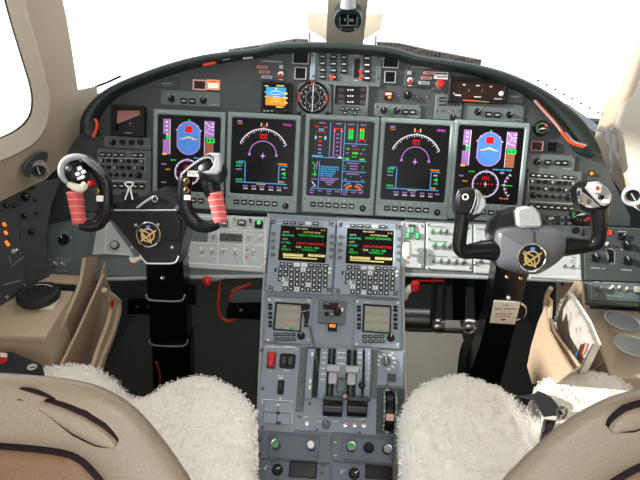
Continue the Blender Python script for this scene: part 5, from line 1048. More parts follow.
b = MB(); b.tube(smooth_path([Uy(156, 362, 1.24), Uy(159, 370, 1.25), Uy(160, 378, 1.26), Uy(160, 388, 1.26)], 4), .0025, 'orange', 8); wpart('orange_wire', b)
b = MB(); b.tube(smooth_path([Uy(130, 257, 1.10), Uy(133, 260, 1.10), Uy(137, 259, 1.10), Uy(142, 257.5, 1.10)], 4), [.003, .004, .006, .007, .0075, .008, .0075, .006, .006, .005, .004, .003, .002], 'ivory', 8); b.tube([Uy(131, 264, 1.098), Uy(134, 264.5, 1.098)], .004, 'red', 8); wpart('cable_tie', b, label='white tie with red tip')
# binder clip and steel clip on the shelf
e = Mod(YL, 'binder_clip', 'small black binder clip with white wire handle on the left yoke', 'clip', 130, 196, h=.008)
b = MB(); a = e.r(121.5, 192.5, 137.5, 200.5, .0); b.rings([[(x, a[1], -.006), (x, a[1], .006), (x, a[3], .002), (x, a[3], -.002)] for x in (a[0], a[2])], 'black'); e.part('clip_body', b)
b = MB(); b.tube(smooth_path([e.P(x, y, .008) for x, y in ((125, 199.5), (128.3, 190), (127.8, 187), (124.8, 184), (126, 182.6), (130, 182.3), (132.5, 182.8), (133.2, 184.2), (130.7, 187), (130.6, 190), (132.8, 199.5))], 4), .0016, 'white', 8); e.part('wire_handle', b)
e = Mod(YL, 'steel_clip', 'flat steel clip with ring eye on the left yoke, beside the binder clip', 'clip', 148, 201, h=.008)
b = MB(); b.tube([e.P(x, y, .004) for x, y in ((137, 208), (145, 202), (153.5, 196.5))], (.003, .0015), 'silver_plastic', 10); e.part('arm', b)
b = MB(); q = e.p(155.5, 199); b.tube([V((q.x + .006 * math.cos(R_(a)), q.y + .006 * math.sin(R_(a)), .005)) for a in range(0, 361, 20)], .0015, 'chrome', 8); e.part('ring_eye', b)

# ------------------------------------------------ right column
m = Mod(YR, 'control_yoke', 'control column with smooth grey hub and plain black grips', 'yoke', 530, 248); k = m.k
hub = [(-37, 16), (-38.5, 0), (-36, -14), (-26, -22.5), (0, -28), (15, -24.5), (32, -12), (37.5, -1), (36.5, 12), (29, 19), (12, 22.5), (-10, 23), (-29, 21)]
rs = []
base = [m.p(530 + x, 247 - y, .0) for x, y in hub]; base = [(p.x, p.y) for p in base]
if sum(base[i][0] * base[(i + 1) % len(base)][1] - base[(i + 1) % len(base)][0] * base[i][1] for i in range(len(base))) < 0: base = base[::-1]
base = [(p.x, p.y) for p in smooth_closed([V((x, y, 0)) for x, y in base], 4)]
for d, h in ((0, -.05), (0, -.012), (.0015, .0), (.005, .010), (.009, .017), (.0135, .022), (.018, .026)):
    rs.append([(p[0], p[1], h) for p in (inset(base, d) if d else base)])
m.part('hub', MB().rings(rs, 'yoke_grey'), ang=70)
plate('hub_top', [(491, 233), (494, 222), (503, 213), (518, 207), (540, 212), (552, 224), (552, 240), (497, 244)], -.06, .0, 'rubber', .006)
plate('hub_shoulder', [(493, 238), (498, 229), (520, 225), (552, 225), (564, 231), (564, 248), (494, 252)], -.05, .006, 'yoke_grey', .004)
tub('hub_seam', [(532.5, 227, .0275), (533.5, 236, .0275), (534, 246, .0275)], .35, 'black', 6)
emblem(m, 531.5, 257.5, 14.2, .026, None)
pz = [(516, 212), (519, 207.5), (527, 206), (536, 207.5), (540.5, 213), (543, 224), (541, 228), (533, 228.5), (522, 228), (518, 225.5)]
o = plate('chart_clip', pz, .004, .028, 'silver_plastic', .006, label='pale silver clip plate'); q = m.p(530, 218, .029); b = MB(); b.line([(q.x - 3.5 * k, q.y - 3 * k), (q.x - 4 * k, q.y + 2 * k), (q.x + 3 * k, q.y + 2 * k), (q.x + 4 * k, q.y - 3 * k)], .6 * k, .0285, 'mark_dim'); m.part('embossed_mark', b, o, smooth=False)
tub('horn_arm', [(500, 250, -.005), (485, 250, .0), (472, 251, .006), (464, 252, .01), (459.5, 247, .014), (460, 236, .018), (461.5, 224, .02), (463, 212, .022)], [(12, 12), (10.5, 10), (7.5, 8), (6, 7), (5.5, 7), (6, 7), (6.5, 7), (8, 8)], 'gloss_black', 18, (0, 0, 1))
tub('horn_arm', [(556, 246, -.005), (575, 246, .0), (588, 245.5, .006), (596, 243, .012), (599, 234, .016), (599.5, 222, .02), (599, 208, .024)], [(12, 12), (9.5, 9), (6.5, 7), (6.5, 7), (7, 7), (8, 8), (9, 9)], 'gloss_black', 18, (0, 0, 1))
tub('painted_highlight', [(468, 246.2, .014), (480, 243.8, .014), (492, 242.4, .014)], .8, 'yoke_grey', 8)  # thin grey strip drawn as a highlight along the black arm
def headp(name, px, h0, h1, kk, bv, label=None): return plate(name, px, h0, h1, kk, bv, None, label)
headp('grip_head', [(456, 212), (456.5, 196), (459, 189.5), (468, 187), (478, 188.5), (486, 198), (487, 206), (482, 215), (472, 221), (461, 221)], -.005, .038, 'gloss_black', .008)
headp('silver_side', [(476.5, 189.5), (480, 191), (486, 199), (486.5, 206), (481, 213.5), (473, 215), (477, 203)], .030, .044, 'silver_plastic', .004, 'silver side cover')
headp('grip_cap', [(457.5, 211), (458, 196), (460.5, 190.5), (468, 188), (474, 189), (476, 193), (472.5, 208), (468, 214), (461, 214.5)], .034, .046, 'black', .004)
tub('cap_edge', [(475.5, 189.5, .047), (476, 196, .047), (473.5, 206, .047), (470, 213, .047)], .6, 'silver_plastic', 6)
q = m.P(465.3, 197, .046); b = MB(); b.tube([q + V((2.6 * k * math.cos(R_(a)), 2.6 * k * math.sin(R_(a)), .002)) for a in range(0, 361, 20)], .75 * k, 'white', 8); b.rbox(q.x - 1.6 * k, q.y + 2.8 * k, q.x + 2 * k, q.y + 5.4 * k, 0, .003, 'white', .001, .0005); m.part('push_button', b, label='white ring button')
# chrome-topped right head
headp('grip_head', [(578, 196), (579, 187), (586, 181), (598, 180), (608, 186), (613.5, 195), (613, 203), (606, 211), (594, 215), (583, 210)], -.005, .036, 'gloss_black', .008)
headp('silver_side', [(579, 196), (580, 190), (584, 191), (594, 199), (602, 207.5), (596, 209), (587, 207), (581, 203)], .030, .042, 'chrome', .004, 'chrome side cover')
headp('grip_cap', [(587, 188), (591, 182), (599, 181), (608, 187), (613, 195), (612.5, 201), (607, 206), (602, 205), (595, 197)], .030, .048, 'silver_plastic', .005)
block('trim_switch', 594, 184.5, 602, 193, .046, .056, 'white', .004, .002); block('trim_pad', 596, 186, 599.5, 190, .055, .060, 'red', .002, .001, label='red pad'); block('switch_slot', 599, 195, 604.5, 199.5, .046, .052, 'black', .002, .001); block('trim_switch', 603.5, 199, 610, 203.5, .046, .053, 'white', .003, .001)
q = m.P(588.8, 201.5, .042); b = MB(); b.lathe([(2.6 * k, 0), (2.4 * k, .003), (1.4 * k, .002)], 'dark_metal', 16, Matrix.Translation(q)); m.part('push_button', b)
# shaft plate with placard
SF = pl3(Uy(500, 275, 1.16), Uy(526, 276, 1.16), Uy(490, 360, 1.30))
if SF.n.y > 0: SF = Pl(SF.o, -SF.ex, SF.ey)
P = on(SF, [(496, 268), (530, 268), (527, 280), (500, 385), (465, 385), (480, 345), (490, 305)]); b = MB(); prism3(b, P, tuple(-SF.n * .06), 'gloss_black'); wpart('shaft', b)
for x, y in ((507, 277), (520.5, 278)):
    p = SF.w(*SF.at(x, y, .001), .001); b = MB(); b.lathe([(.005, 0), (.004, .003), (.001, .004)], 'brass', 14, SF.M.to_3x3().to_4x4()); b.v = [v + p for v in b.v]; wpart('rivet', b)
b = MB(); b.lathe([(.005, 0), (.005, .006), (.002, .008)], 'silver_plastic', 12, SF.M.to_3x3().to_4x4()); p = SF.w(*SF.at(508.5, 297)); b.v = [v + p for v in b.v]; wpart('rivet', b)
P = on(SF, [(494, 301), (520.5, 302.5), (515, 324.5), (489.8, 322.8)], .003); b = MB(); prism3(b, P, tuple(-SF.n * .0025), 'ivory'); o = wpart('warning_placard', b, label='white placard with red writing and a red arrow')
gg = MB()
def strow(y, words, h, x0, x1):
    for t0, t1 in words:
        xa, xb = x0 + (x1 - x0) * t0, x0 + (x1 - x0) * t1; n = max(2, int((xb - xa) / 1.4))
        for i in range(n):
            a0, a1 = xa + (xb - xa) * i / n, xa + (xb - xa) * (i + .7) / n
            q = [SF.w(*SF.at(x, yy, .0034), .0034) for x, yy in ((a0, y + h / 2), (a1, y + h / 2 + .05), (a1 + .2, y - h / 2), (a0 + .2, y - h / 2))]; gg.add(q, [(0, 1, 2, 3)], 'label_pink')
strow(305.5, ((.1, .9),), 1.4, 502, 510); strow(308.8, ((0, .32), (.4, 1)), 1.7, 494.5, 517.5); strow(313.8, ((0, .6), (.7, 1)), 1.3, 496, 512.5); strow(316.2, ((0, .15), (.25, 1)), 1.3, 495, 511)
q = [SF.w(*SF.at(x, yy, .0034), .0034) for x, yy in ((503, 321), (500.5, 319.3), (501.2, 318.3), (503, 318.9), (505, 318.3), (506, 319.3))]; gg.add(q, [tuple(range(6))], 'red')
o2 = gg.obj('lettering', None, False); o2.parent = o
b = MB(); b.tube(smooth_path([SF.w(*SF.at(x, y, -.01), -.01) for x, y in ((520, 303), (524.5, 306), (525.5, 312), (522, 318), (516, 320))], 4), .0035, 'chrome', 10); wpart('bracket', b, label='bright metal bracket')
# ------------------------------------------------------------------ side consoles, pockets and what is in them
def wo(name, label, cat, at, group=None): return empty(name, label, cat, Matrix.Translation(at), group)
def wp(name, b, par, label=None, ang=40):
    o = pobj(b, name, par, ang=ang)
    if label: o['label'] = label
    return o
ZC = .625
def ztop(px, z): return [Uz(x, y, z) for x, y in px]
def rprism(P, dz, k, bv=.006, b=None):                          # slab under a flat outline with softened upper edge
    b = b or MB(); q = [(p.x, p.y) for p in P]
    if sum(q[i][0] * q[(i + 1) % len(q)][1] - q[(i + 1) % len(q)][0] * q[i][1] for i in range(len(q))) < 0: q = q[::-1]
    z = P[0].z; return b.rings([[(x, y, z - dz) for x, y in q], [(x, y, z - bv) for x, y in q], [(x, y, z - bv * .3) for x, y in inset(q, bv * .3)], [(x, y, z) for x, y in inset(q, bv)]], k)
c = wo('side_console', 'tan side console box with the round black cap on top', 'console', Uz(30, 310, ZC), 'side consoles')
wp('console_body', rprism(ztop([(-60, 332), (45.5, 337), (79, 283), (26, 281), (-10, 300)], ZC), .3, 'tan'), c)
wp('seam', MB().tube([p + V((0, -.002, -.012)) for p in ztop([(-50, 333), (45.5, 338)], ZC)], .0018, 'tan_dark', 6), c)
wp('rear_lip', rprism(ztop([(29, 281), (79, 283.5), (80, 275), (30, 273)], ZC + .006), .05, 'tan', .003), c)
wp('recess_strip', rprism(ztop([(46, 290), (76, 291), (79.5, 283.5), (44, 282.5)], ZC + .001), .01, 'black', .001), c)
e = wo('round_cap', 'round black scalloped cap on a cream plate, on the left console', 'cap', Uz(40, 298, ZC)); ce = Uz(40, 301, ZC)
wp('base_plate', rprism(ztop([(20, 305), (53, 308), (59, 296), (27, 293)], ZC + .008), .008, 'ivory', .002), e)
n = 60; rad = .052; sc = lambda r, z: [(ce.x + r * (1 + .012 * math.cos(10 * 2 * math.pi * j / n)) * math.cos(2 * math.pi * j / n), ce.y + r * (1 + .012 * math.cos(10 * 2 * math.pi * j / n)) * math.sin(2 * math.pi * j / n), ZC + z) for j in range(n)]
wp('cap_body', MB().rings([sc(rad * .9, .006), sc(rad, .012), sc(rad, .022), sc(rad * .96, .027), sc(rad * .8, .030), sc(rad * .76, .028), sc(.004, .028)], 'rubber'), e)
g = MB(); g.line([(ce.x + .04 * math.cos(R_(a)), ce.y + .032 * math.sin(R_(a))) for a in range(50, 125, 6)], .003, ZC + .0306, 'mark'); wp('raised_lettering', g, e)
# pouch in front of the console
e = wo('black_pouch', 'black pouch with red and white tags below the left console', 'pouch', Uz(20, 362, .6))
P = ztop([(-20, 350), (12, 349), (41, 361), (40, 371), (10, 376), (-30, 378)], .60); wp('pouch_body', rprism(P, .08, 'webbing', .015), e)
for px, kk in (([(0, 352), (7, 353), (7, 357), (0, 357)], 'white'), ([(0, 357), (8, 357), (5, 362), (0, 363)], 'red'), ([(2, 350.5), (5, 350.5), (4, 353), (1, 353)], 'red')): wp('tag_patch', rprism(ztop(px, .603), .004, kk, .001), e, 'red patch' if kk == 'red' else 'white patch')
q = Uz(32, 367, .603); b = MB(); b.tube([q + V((.009 * math.cos(R_(a)), .008 * math.sin(R_(a)), 0)) for a in range(0, 360, 20)], .002, 'mark', 6); b.tube([q + V((-.003, -.008, .001)), q + V((-.001, .006, .001)), q + V((.004, .004, .001)), q + V((.001, 0, .001))], .0014, 'mark', 6); wp('round_logo', b, e, 'white ring mark')
# dark left switch wall
PLF = pl3(Ux(-10, 318, -.87), Ux(47, 279, -.80), Ux(20, 180, -.87))
if PLF.n.x < 0: PLF = Pl(PLF.o, -PLF.ex, PLF.ey)
c = empty('side_switch_panel', 'dark switch panel on the left wall with glowing orange lamps', 'switch panel', PLF.M.copy())
def pslab(par, pl, px, h0, h1, k, name, bv=.002):
    q = [pl.at(x, y, h1) for x, y in px]; q = [(p.x, p.y) for p in q]
    if sum(q[i][0] * q[(i + 1) % len(q)][1] - q[(i + 1) % len(q)][0] * q[i][1] for i in range(len(q))) < 0: q = q[::-1]
    b = MB(); b.prism(q, h0, h1, k, bv=bv); o = b.obj(name, par); return o
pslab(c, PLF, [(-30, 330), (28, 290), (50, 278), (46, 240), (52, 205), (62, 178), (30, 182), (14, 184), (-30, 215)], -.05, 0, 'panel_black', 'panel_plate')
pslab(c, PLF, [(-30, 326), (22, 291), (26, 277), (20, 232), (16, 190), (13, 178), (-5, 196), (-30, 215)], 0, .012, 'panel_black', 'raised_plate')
def pput(par, pl, name, me, x, y, r, sy=None, sz=None, rot=0, h=0, label=None):
    o = bpy.data.objects.new(name, me); C.objects.link(o); q = pl.at(x, y, h); o.parent = par; o.location = (q.x, q.y, h); o.scale = (r, sy or r, sz or r); o.rotation_euler = (0, 0, R_(rot))
    if label: o['label'] = label
    return o
for x, y in ((4, 224.5), (5.5, 232.8), (7, 243.5)): pput(c, PLF, 'indicator_lamp', unit('pad', 'lamp_orange'), x, y, .0032, .005 if y < 240 else .0075, .004, h=.012, label='glowing orange lamp')
pput(c, PLF, 'toggle_switch', unit('toggle', 'metal', 'ivory'), 13, 251.5, .006, rot=-60, h=.012)
for x, y, r in ((8, 190, .007), (25, 197, .012), (33, 188, .006), (24, 216, .008), (35, 200, .006), (31, 232, .009), (36, 213, .005), (14, 206, .006), (6, 206, .007), (27, 182, .006)): pput(c, PLF, 'knob', unit('knob', 'black', 'mark_dim'), x, y, r, h=.0 if x > 18 else .012, rot=40)
for x, y in ((24, 285), (7, 297), (40, 282)): pput(c, PLF, 'screw', unit('screw', 'silver_plastic', 'black'), x, y, .004, h=.001 if x > 20 else .012)
b = MB(); b.line([PLF.at(x, y, .0125) for x, y in ((9, 256), (12, 266), (24, 256))], .0015, .0125, 'mark_dim'); b.line([PLF.at(x, y, .0125) for x, y in ((3, 285), (22, 280))], .0015, .0125, 'mark_dim'); b.obj('lettering', c, False)
# eyeball vents
def vent(pl, x, y, r, label, plate_px):
    m = Mod(pl, 'eyeball_vent', label, 'air vent', x, y, 'eyeball air vents', h=.014)
    if plate_px:
        q = [m.p(*p, .004) for p in plate_px]; q = [(p.x, p.y) for p in q]
        if sum(q[i][0] * q[(i + 1) % len(q)][1] - q[(i + 1) % len(q)][0] * q[i][1] for i in range(len(q))) < 0: q = q[::-1]
        q = [(p.x, p.y) for p in smooth_path([V((a, b_, 0)) for a, b_ in q + q[:1]], 4)[:-1]]
        m.part('backing_plate', MB().prism(q, -.002, .004, 'panel_dark', bv=.001))
    T = Matrix.Rotation(R_(35 if x > 320 else -35), 4, 'Y') if False else Matrix()
    d = (CAM - m.e.matrix_world.translation).normalized(); l = m.e.matrix_world.to_3x3().inverted() @ (d + V((0, 0, -.3))); l.normalize()
    T = l.to_track_quat('Z', 'Y').to_matrix().to_4x4(); k_ = r
    m.part('nozzle', MB().lathe([(k_ * .9, -.005), (k_, .012), (k_ * 1.02, .03), (k_ * .95, .036), (k_ * .75, .037), (k_ * .62, .03), (k_ * .55, .012)], 'silver_plastic' if x > 320 else 'vent_grey', 36, T))
    m.part('throat', MB().lathe([(k_ * .6, .0), (k_ * .6, .026), (k_ * .3, .024)], 'black', 24, T)); m.part('vane', MB().box((-k_ * .5, -.0015, .02), (k_ * .3, .0015, .031), 'silver_plastic', T @ Matrix.Rotation(.5, 4, 'Z')))
    return m
vent(WL, 38, 168, .026, 'dark eyeball air vent on the tan wall under the side window', [(24, 170), (30, 160), (40, 152), (48, 153), (46, 163), (38, 174), (28, 177)])
vent(WR, 634, 193, .028, 'pale ringed eyeball air vent at the right edge of the cockpit', None)
# left map pocket
def sheet(par, name, px, X, th, k, label=None):
    P = [Ux(x, y, X) for x, y in px]; b = MB(); prism3(b, P, (th, 0, 0), k); return wp(name, b, par, label)
def soft(par, name, px, X, th, k): return sheet(par, name, px, X, th, k)
c = wo('map_pocket', 'empty tan leather map pocket beside the left console', 'pocket', Ux(80, 330, -.6), 'map pockets')
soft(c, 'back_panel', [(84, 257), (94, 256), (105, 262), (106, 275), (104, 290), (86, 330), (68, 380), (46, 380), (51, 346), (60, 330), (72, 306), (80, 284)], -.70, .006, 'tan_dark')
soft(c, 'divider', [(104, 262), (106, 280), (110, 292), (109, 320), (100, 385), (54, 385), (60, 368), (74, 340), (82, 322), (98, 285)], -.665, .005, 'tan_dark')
soft(c, 'front_panel', [(104, 289), (113, 296), (118, 300), (118, 312), (112, 335), (104, 355), (94, 385), (84, 385), (97, 345), (106, 322), (110, 305)], -.615, .010, 'tan')
b = MB(); b.tube(smooth_path([Ux(x, y, -.693) for x, y in ((84, 258), (80, 282), (71, 306), (59, 331), (51, 346), (47, 375))], 4), .005, 'tan', 8); wp('rolled_edge', b, c)
b = MB(); b.tube(smooth_path([Ux(x, y, -.66) for x, y in ((103, 275), (97, 288), (82, 322), (73, 341), (60, 367))], 4), .004, 'tan', 8); wp('rolled_edge', b, c)
b = MB(); b.tube(smooth_path([Ux(x, y, -.605) for x, y in ((104, 290), (110, 294), (117, 300), (118, 310), (112, 333), (103, 355), (94, 378))], 4), .007, 'tan', 10); wp('rolled_edge', b, c)
soft(c, 'red_tab', [(110, 303), (112, 300), (113, 304), (111, 309)], -.60, .003, 'red')['label'] = 'small red tab'
# right console with cup wells
ZR = .555
c = wo('side_console', 'tan side console box with two metal cup wells', 'console', Uz(620, 335, ZR), 'side consoles')
P = ztop([(583, 304), (640, 307), (720, 314), (720, 420), (645, 378), (612, 378)], ZR)
body_ = rprism(P, .3, 'tan'); cups = [(623, 321.5), (633, 346)]
o = body_.obj('console_body', None); cut = MB()
for x, y in cups: q = Uz(x, y, ZR); cut.lathe([(.046, ZR - .03), (.046, ZR + .03)], 'tan', 40, Matrix.Translation((q.x, q.y, 0)))
co_ = cut.obj('console_cut'); md = o.modifiers.new('b', 'BOOLEAN'); md.object = co_; md.operation = 'DIFFERENCE'; md.solver = 'EXACT'
bpy.context.view_layer.update(); me = bpy.data.meshes.new_from_object(o.evaluated_get(bpy.context.evaluated_depsgraph_get())); o.modifiers.clear(); o.data = me; bpy.data.objects.remove(co_)
o.parent = c; o.matrix_parent_inverse = c.matrix_world.inverted()
for x, y in cups:
    q = Uz(x, y, ZR); T = Matrix.Translation((q.x, q.y, ZR)); wp('cup_well', MB().lathe([(.049, .0005), (.049, .003), (.046, .004), (.043, .001), (.042, -.012), (.039, -.0155), (.012, -.016)], 'brushed', 40, T), c, 'brushed metal cup well')
wp('recess_strip', rprism(ztop([(590, 308), (640, 311), (640, 304), (588, 301.5)], ZR + .002), .01, 'black', .001), c)
wp('edge_piping', MB().tube(smooth_path(ztop([(584, 304), (597, 340), (611, 376)], ZR - .002), 4), .004, 'tan', 8), c)
# right dark switch panels
m = sub('dark switch panel with paired knobs and glowing red digits at the right end', 612, 252); 
b = MB(); q = [m.p(x, y, .006) for x, y in ((584, 227), (640, 229), (650, 230), (650, 282), (585, 280))]; b.prism([(p.x, p.y) for p in q][::-1], -.01, .006, 'panel_dark', bv=.001); m.part('plate', b); m.z = .0065
for x, y in ((594.5, 245.5), (595, 258), (625.5, 246), (626.5, 261)): m.put('knob', unit('bar_knob', 'black', 'mark'), x, y, 4.6, sz=.014, rot=30, h=.006)
for x in (606.3, 609.8): m.put('indicator_lamp', unit('pad', 'lamp_red'), x, 232.6, 1.2, 2.2, .004, h=.006, label='glowing red digit')
m.put('toggle_switch', unit('toggle', 'metal', 'ivory'), 606, 245, 2, rot=60, h=.006); m.box('slot', 'gloss_black', 608, 250, 613.5, 262, .005, .0068, .001, .0004); m.ln('mark_dim', [(606, 254), (606, 248.5), (612, 249), (615, 252), (614.5, 264), (609, 264)], .6)
for r in ((591, 267.5, 600, 268.5), (621, 269.5, 632, 270.5), (592, 238, 598, 238.8), (618, 231, 626, 232), (620, 249, 626, 249.8), (602, 268, 605, 268.8)): m.mk('mark_dim', r)
m.put('knob', unit('bar_knob', 'black', 'mark'), 621, 237, 4, sz=.012, rot=-40, h=.006); m.put('knob', unit('cap', 'black', 'black'), 575, 231, 3.4, sz=.012, h=.006); m.done()
m = sub('dark small panel with one knob and three ivory toggles above the cup wells', 612, 291); 
b = MB(); q = [m.p(x, y, .006) for x, y in ((586, 281.5), (640, 283), (640, 302), (588, 300))]; b.prism([(p.x, p.y) for p in q][::-1], -.01, .006, 'panel', bv=.001); m.part('plate', b); m.z = .0065
m.put('knob', unit('knob', 'dark_metal', 'mark'), 598.5, 289, 3.2, sz=.012, h=.006)
for x, y in ((609.8, 288.6), (616.5, 289), (624, 290.3)): tog(m, x, y, 2.3, 'ivory')
for r in ((594, 281.5, 599, 282.6), (603, 282.6, 624, 283.3), (593, 294.5, 597, 295.2), (607, 295.3, 611, 296), (614, 295.8, 622, 296.5)): m.mk('mark_dim', r)
m.ln('mark_dim', [(590.5, 283), (592, 300)], .6); m.done()
e = wo('ivory_lever', 'small ivory lever handle at the right edge above the cup wells', 'lever', Uz(638, 290, .66)); b = MB(); b.tube([Uz(634, 289.5, .66), Uz(642, 289.5, .665)], .009, 'ivory', 12); wp('lever_grip', b, e); b = MB(); b.tube([Uz(637, 292, .65), Uz(637, 302, .56)], .006, 'black', 10); wp('lever_stem', b, e)
# right map pocket and its ring binder
c = wo('map_pocket', 'tan leather map pocket holding a ring-bound manual', 'pocket', Ux(565, 330, .6), 'map pockets')
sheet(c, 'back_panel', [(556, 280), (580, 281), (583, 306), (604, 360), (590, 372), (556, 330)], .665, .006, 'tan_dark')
sheet(c, 'front_panel', [(546, 296), (550, 300), (549, 318), (553, 332), (578, 366), (570, 373), (553, 351), (545, 330), (543, 312)], .56, .008, 'tan')
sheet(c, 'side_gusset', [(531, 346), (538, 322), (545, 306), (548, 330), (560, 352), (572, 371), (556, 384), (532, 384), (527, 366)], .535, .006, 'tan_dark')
b = MB(); b.tube(smooth_path([Ux(x, y, .558) for x, y in ((551, 288), (546.5, 297), (545, 312), (547.5, 330), (556, 347), (568, 360))], 4), .006, 'tan', 10); wp('rolled_edge', b, c)
pput(c, Pl(V((0, 0, 0)), (1, 0, 0), (0, 1, 0)), 'snap', unit('dome', 'black'), 0, 0, .001)
o = c.children[-1]; bpy.data.objects.remove(o)
b = MB(); b.lathe([(.006, 0), (.005, .003), (.001, .004)], 'black', 14, Matrix.Translation(Ux(562.5, 284, .663)) @ Matrix.Rotation(R_(-90), 4, 'Y')); wp('snap_fastener', b, c)
e = wo('ring_binder', 'white ring-bound manual standing in the right map pocket', 'manual', Ux(575, 330, .62))
P = [Ux(564, 295, .61), Ux(552, 326, .60), Ux(580, 368, .60), Ux(590, 346, .61)]; n_ = (P[1] - P[0]).cross(P[3] - P[0]).normalized()
if n_.x > 0: n_ = -n_
P = [Ux(x, y, .60) for x, y in ((566, 294), (553, 328), (577, 372), (592, 344), (583, 322))]; b = MB(); prism3(b, P, (.005, 0, .002), 'paper_print'); wp('front_cover', b, e, 'grey printed cover')
Q = [Ux(x, y, .606) for x, y in ((566, 294), (555, 328), (579, 374), (593, 345), (583, 321))]; b = MB(); prism3(b, [p + V((.001, 0, .001)) for p in Q], (.017, 0, .003), 'paper'); wp('page_block', b, e, 'white page block')
for i in range(7):
    t = i / 6; q = Ux(562 - 8 * t, 299.5 + 24 * t, .60); b = MB(); b.tube([q + V((.010 * math.cos(R_(a)) + .004, -.005 - .012 * math.sin(R_(a)) * .5, .010 * math.sin(R_(a)))) for a in range(0, 361, 24)], .0018, 'white', 6); wp('binder_ring', b, e)
for (x, y), kk in zip(((576, 352), (580, 356), (583, 348), (573, 360), (586, 352)), ('e_cyan', 'orange', 'brass', 'green_paint', 'red')):
    pass
for px, kk in (([(580, 345), (585, 343), (580, 358), (576, 360)], 'brass'), ([(585, 344), (588, 343), (585, 352), (582, 356)], 'label_pink'), ([(574, 355), (577, 351), (577, 359), (575, 362)], 'plane_blue')):
    b = MB(); prism3(b, [Ux(x, y, .596) for x, y in px], (.002, 0, 0), kk if kk in MATS else 'e_blue'); wp('index_tab', b, e, 'coloured index tab')
e = wo('folded_chart', 'folded orange-edged chart tucked beside the ring-bound manual', 'chart', Ux(560, 340, .585)); b = MB(); prism3(b, [Ux(x, y, .582) for x, y in ((553, 325), (556, 330), (572, 368), (566, 368), (553, 340))], (.004, 0, 0), 'leather_brown'); wp('chart_sheet', b, e)
b = MB(); b.tube([Ux(x, y, .58) for x, y in ((553, 325), (562, 348), (572, 366))], .002, 'orange', 6); wp('folded_edge', b, e)
# strips standing in for sunlit wall streaks by the right end of the glareshield
for px, nm in (([(598, 128), (606, 132), (610, 144), (612, 160), (610, 173)], 'pale plastic strip hanging beside the right end of the glareshield'), ([(612, 128), (617, 138), (619, 152), (621, 163), (620, 172)], 'pale plastic strip hanging nearest the right wall')):
    e = wo('sunlit_streak', nm, 'strip', Uy(*px[0], 1.60), 'hanging plastic strips'); P = smooth_path([Uy(x, y, 1.60 - i * .01) for i, (x, y) in enumerate(px)], 5); n = len(P); b = MB(); b.tube(P, [((.009 + .004 * math.sin(i)) * (1 - .8 * max(0, i / n - .7) / .3), .004) for i in range(n)], 'silver_plastic', 10); wp('strip_body', b, e)

# ------------------------------------------------------------------ footwell
e = wo('floor_cover', 'beige carpeted floor cover in the right footwell', 'floor cover', Uz(430, 350, .03)); P = ztop([(400, 318), (460, 320), (465, 345), (470, 420), (395, 420)], .03); wp('cover_sheet', rprism(P, .03, 'carpet_beige', .006), e)
e = wo('gust_lock_lever', 'black lever with a round red ball knob under the left switch panel', 'lever', Uy(207, 281, 1.30)); b = MB(); q = Uy(207, 281, 1.28); b.lathe([(.001, -.013), (.008, -.011), (.0125, -.004), (.0125, .004), (.008, .011), (.001, .013)], 'red', 20, Matrix.Translation(q)); wp('ball_knob', b, e, 'round red ball knob', 80)
b = MB(); b.tube(smooth_path([q + V((.01, .005, 0)), Uy(222, 279, 1.30), Uy(229, 275, 1.32), Uy(237, 268, 1.34), Uy(262, 268, 1.36)], 4), .007, 'dark_metal', 10); wp('lever_arm', b, e)
for px, lab in (([(219, 274), (219, 290), (218, 303), (219, 313), (223, 319), (230, 321), (236, 318)], 'orange cable loop hanging under the left switch panel, longer one'), ([(250, 284), (243, 287), (234, 290), (231, 296), (230, 302)], 'short orange cable arching beside the dark bracket')):
    e = wo('orange_cord', lab, 'cable', Uy(*px[0], 1.45), 'orange cables'); wp('cable_body', MB().tube(smooth_path([Uy(x, y, 1.45) for x, y in px], 5), .005, 'orange', 10), e)
e = wo('steel_bracket', 'dark riveted bracket in the left footwell beside the orange cables', 'bracket', Uy(245, 312, 1.42)); b = MB(); prism3(b, [Uy(x, y, 1.44) for x, y in ((228, 303), (262, 302), (262, 320), (226, 318))], (0, .06, .01), 'black'); wp('bracket_plate', b, e); b = MB(); b.lathe([(.005, 0), (.003, .004)], 'silver_plastic', 10, Matrix.Translation(Uy(241, 310, 1.438)) @ Matrix.Rotation(R_(90), 4, 'X')); wp('rivet', b, e)
e = wo('steel_bracket', 'black riveted bracket left of the left control column', 'bracket', Uy(140, 307, 1.40)); b = MB(); prism3(b, [Uy(x, y, 1.40) for x, y in ((128, 298.5), (152, 298), (152, 315), (127, 314))], (0, .05, .01), 'gloss_black'); wp('bracket_plate', b, e)
for x in (137.5, 148): b = MB(); b.lathe([(.006, 0), (.004, .004)], 'dark_metal', 10, Matrix.Translation(Uy(x, 307, 1.398)) @ Matrix.Rotation(R_(90), 4, 'X')); wp('rivet', b, e)
e = wo('parking_brake_handle', 'white lever with red tip beside the pedestal in the right footwell', 'lever', Uy(410, 287, 1.35)); b = MB(); b.tube(smooth_path([Uy(404, 298, 1.33), Uy(407, 291, 1.31), Uy(413, 286.5, 1.30)], 4), [(.012, .010)] * 4 + [(.011, .01)] * 4 + [(.010, .01)], 'ivory', 12); wp('lever_shaft', b, e); q = Uy(415, 286, 1.295); b = MB(); b.lathe([(.003, -.014), (.011, -.012), (.013, 0), (.011, .012), (.003, .014)], 'red', 18, Matrix.Translation(q)); wp('lever_tip', b, e, 'red tip')
e = wo('rudder_pedal_assembly', 'dark metal rudder pedal linkage with crossbar in the right footwell', 'rudder pedals', Uy(440, 320, 1.55))
b = MB(); b.tube([Uy(400, 319, 1.58), Uy(430, 320, 1.58)], .04, 'dark_metal', 24); wp('torque_drum', b, e)
b = MB(); b.tube([Uy(400, 328, 1.56), Uy(480, 331, 1.56)], .012, 'dark_metal', 14); wp('crossbar', b, e)
